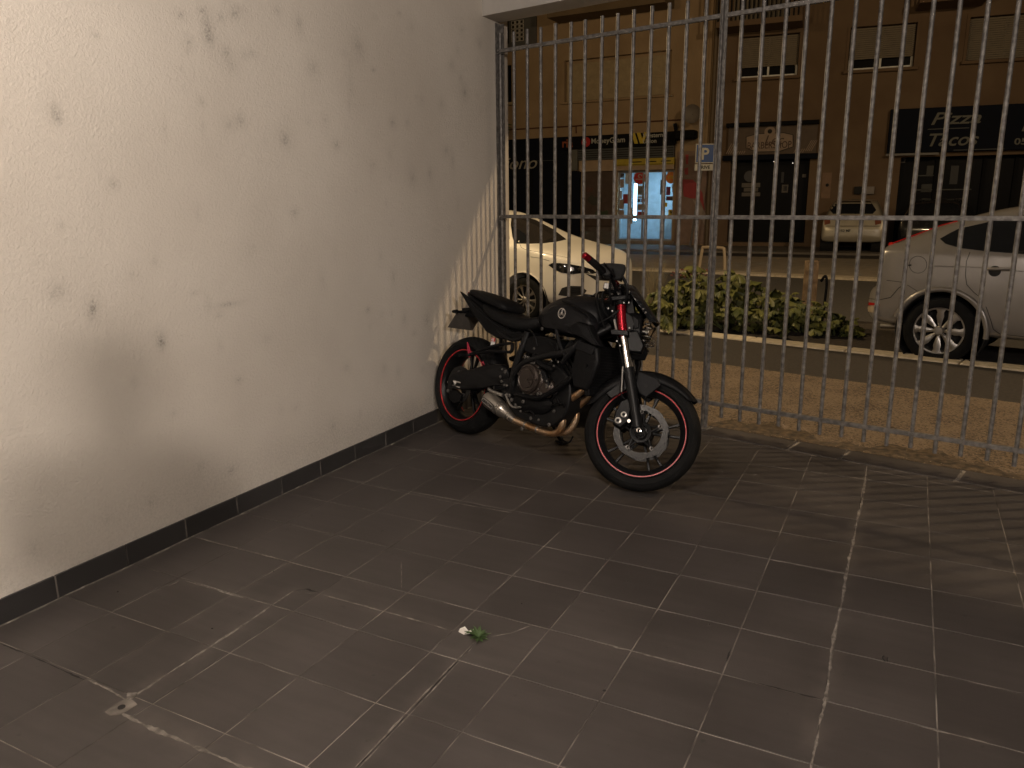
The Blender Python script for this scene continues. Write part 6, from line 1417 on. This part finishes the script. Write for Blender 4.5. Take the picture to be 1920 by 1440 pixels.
try:
    J = [(0, -.02, .95, .15, .11), (0, -.02, 1.15, .145, .105), (0, -.03, 1.36, .17, .115), (0, -.03, 1.46, .075, .07),
         (-.18, -.03, 1.42, .075), (-.25, .02, 1.20, .055), (-.12, .13, 1.36, .038), (.18, -.03, 1.42, .075), (.25, .02, 1.20, .055), (.12, .13, 1.36, .038)]
    skin('jacket', J, [(0, 1), (1, 2), (2, 3), (2, 4), (4, 5), (5, 6), (2, 7), (7, 8), (8, 9)], M_jkt, per)
    J = [(0, -.02, .95, .155, .115), (-.10, -.02, .86, .095), (-.11, 0, .50, .068), (-.12, -.03, .10, .05), (.10, -.02, .86, .095), (.11, 0, .50, .068), (.12, -.03, .10, .05)]
    skin('trousers', J, [(0, 1), (1, 2), (2, 3), (0, 4), (4, 5), (5, 6)], M_jean, per)
    J = [(0, -.03, 1.44, .055), (0, -.01, 1.52, .058), (0, .01, 1.60, .085, .095), (0, 0, 1.69, .078, .09), (0, .10, 1.585, .015)]
    hd = skin('head', J, [(0, 1), (1, 2), (2, 3), (2, 4)], M_skin, per)
    MB().lathe([(.001, .115), (.06, .10), (.092, .05), (.10, 0), (.095, -.05), (.09, -.055), (.09, 0), (.08, .045), (.05, .09), (.001, .10)], (0, -.015, 1.655), 'Z', n=24).build('hair', mat('dark_hair', (.02, .015, .01), .7), hd)
    for s_ in (-1, 1):
        MB().lathe([(.012, 0), (.010, .006), (.001, .008)], (s_*.032, .085, 1.63), 'Y', n=10).build('eye', M_white, hd)
        J = [(s_*.115, .135, 1.365, .028), (s_*.095, .15, 1.40, .034, .022), (s_*.085, .15, 1.435, .034, .016)]
        h_ = skin('hand', J, [(0, 1), (1, 2)], M_skin, per)
        for k in range(4):
            z = 1.40+k*.019; MB().tube([(s_*.095, .145, z), (s_*.088, .118, z+.006), (s_*.060, .112, z+.008)], [.009, .008, .006], 7, 4).build('finger', M_skin, h_)
        MB().tube([(s_*.095, .15, 1.40), (s_*.075, .158, 1.42), (s_*.055, .152, 1.43)], [.011, .010, .008], 7, 4).build('thumb', M_skin, h_)
        MB().box((s_*.12, .03, .04), (.10, .27, .08)).build('shoe', M_black, per, bevel=.025)
    MB().box((0, .128, 1.435), (.15, .008, .072)).build('phone', M_black, per, bevel=.003)
except Exception as ex_:
    print('person failed', ex_)

# ================================================================== LAMPS
def lamp(name, p, energy, c, r_):
    l = bpy.data.lights.new(name, 'POINT'); l.energy = energy; l.color = c; l.shadow_soft_size = r_
    o = bpy.data.objects.new(name, l); col.objects.link(o); o.location = p; return o
M_glow = mat('lamp_diffuser', (1, .95, .85), .5, emis=(1.0, .86, .70), estr=6)
M_glow2 = mat('sodium_diffuser', (1, .8, .5), .5, emis=(1.0, .66, .34), estr=20)
for nm, cfg in (('ceiling_lamp', CEIL_NEAR), ('ceiling_lamp', CEIL_FAR)):
    e = empty(nm, (cfg[0], cfg[1], 2.955)); tag(e, 'round ceiling bulkhead lamp %s' % ('near the plaster wall' if cfg is CEIL_NEAR else 'far behind, away from the wall'), 'lamp')
    MB().cyl((0, 0, -.03), (0, 0, -.001), .15, n=28).build('base', M_white, e)
    MB().lathe([(.14, -.031), (.135, -.05), (.10, -.065), (.001, -.07)], (0, 0, 0), 'Z', n=28).build('diffuser', M_glow, e)
    lo = lamp('lamp_light', (0, 0, -.19), cfg[3], cfg[4], cfg[5]); lo.parent = e
for nm, cfg, dx in (('street_lamp', STREET_RIGHT, .9), ('street_lamp', STREET_LEFT, 1.2)):
    e = empty(nm, (cfg[0]+dx, cfg[1]+dx*.6, 0)); tag(e, 'tall galvanised street lamp %s' % ('beyond the right end of the fence' if cfg is STREET_RIGHT else 'at the left across the road'), 'street lamp')
    MB().cyl((0, 0, 0), (0, 0, 8.1), .08, .05, 16).tube([(0, 0, 8.05), (-.2, -.12, 8.25), (-dx, -dx*.6, 8.3)], .035, 10).build('pole', M_galv, e)
    MB().box((-dx, -dx*.6, 8.28), (.55, .25, .10)).build('lamp_head', M_grey, e, bevel=.02)
    MB().box((-dx, -dx*.6, 8.221), (.36, .18, .015)).build('diffuser', M_glow2, e)
    lo = lamp('lamp_light', (-dx, -dx*.6, 8.0), cfg[3], cfg[4], cfg[5]); lo.parent = e
e = empty('wall_lantern', (WALL_LAMP[0], fy(WALL_LAMP[0])+1.35, WALL_LAMP[2])); tag(e, 'street lantern on a bracket over the footpath', 'street lamp')
MB().tube([(0, -.3, .35), (0, -.15, .42), (0, .12, .35), (0, .16, .25)], .025, 8).bx(-.12, .12, .02, .34, .16, .24).build('bracket', M_grey, e)
MB().bx(-.10, .10, .05, .31, .145, .159).build('diffuser', M_glow2, e)
lo = lamp('lamp_light', (0, WALL_LAMP[1]-fy(WALL_LAMP[0])-1.35+.1, 0), WALL_LAMP[3], WALL_LAMP[4], WALL_LAMP[5]); lo.parent = e
shl = bpy.data.lights.new('shop_light', 'AREA'); shl.energy = 46; shl.color = (.55, .82, 1.0); shl.shape = 'RECTANGLE'; shl.size = 1.6; shl.size_y = .5
so = bpy.data.objects.new('shop_light', shl); col.objects.link(so); so.parent = bA; so.location = ((dL+dR)/2, 1.2, dZ1+.25)
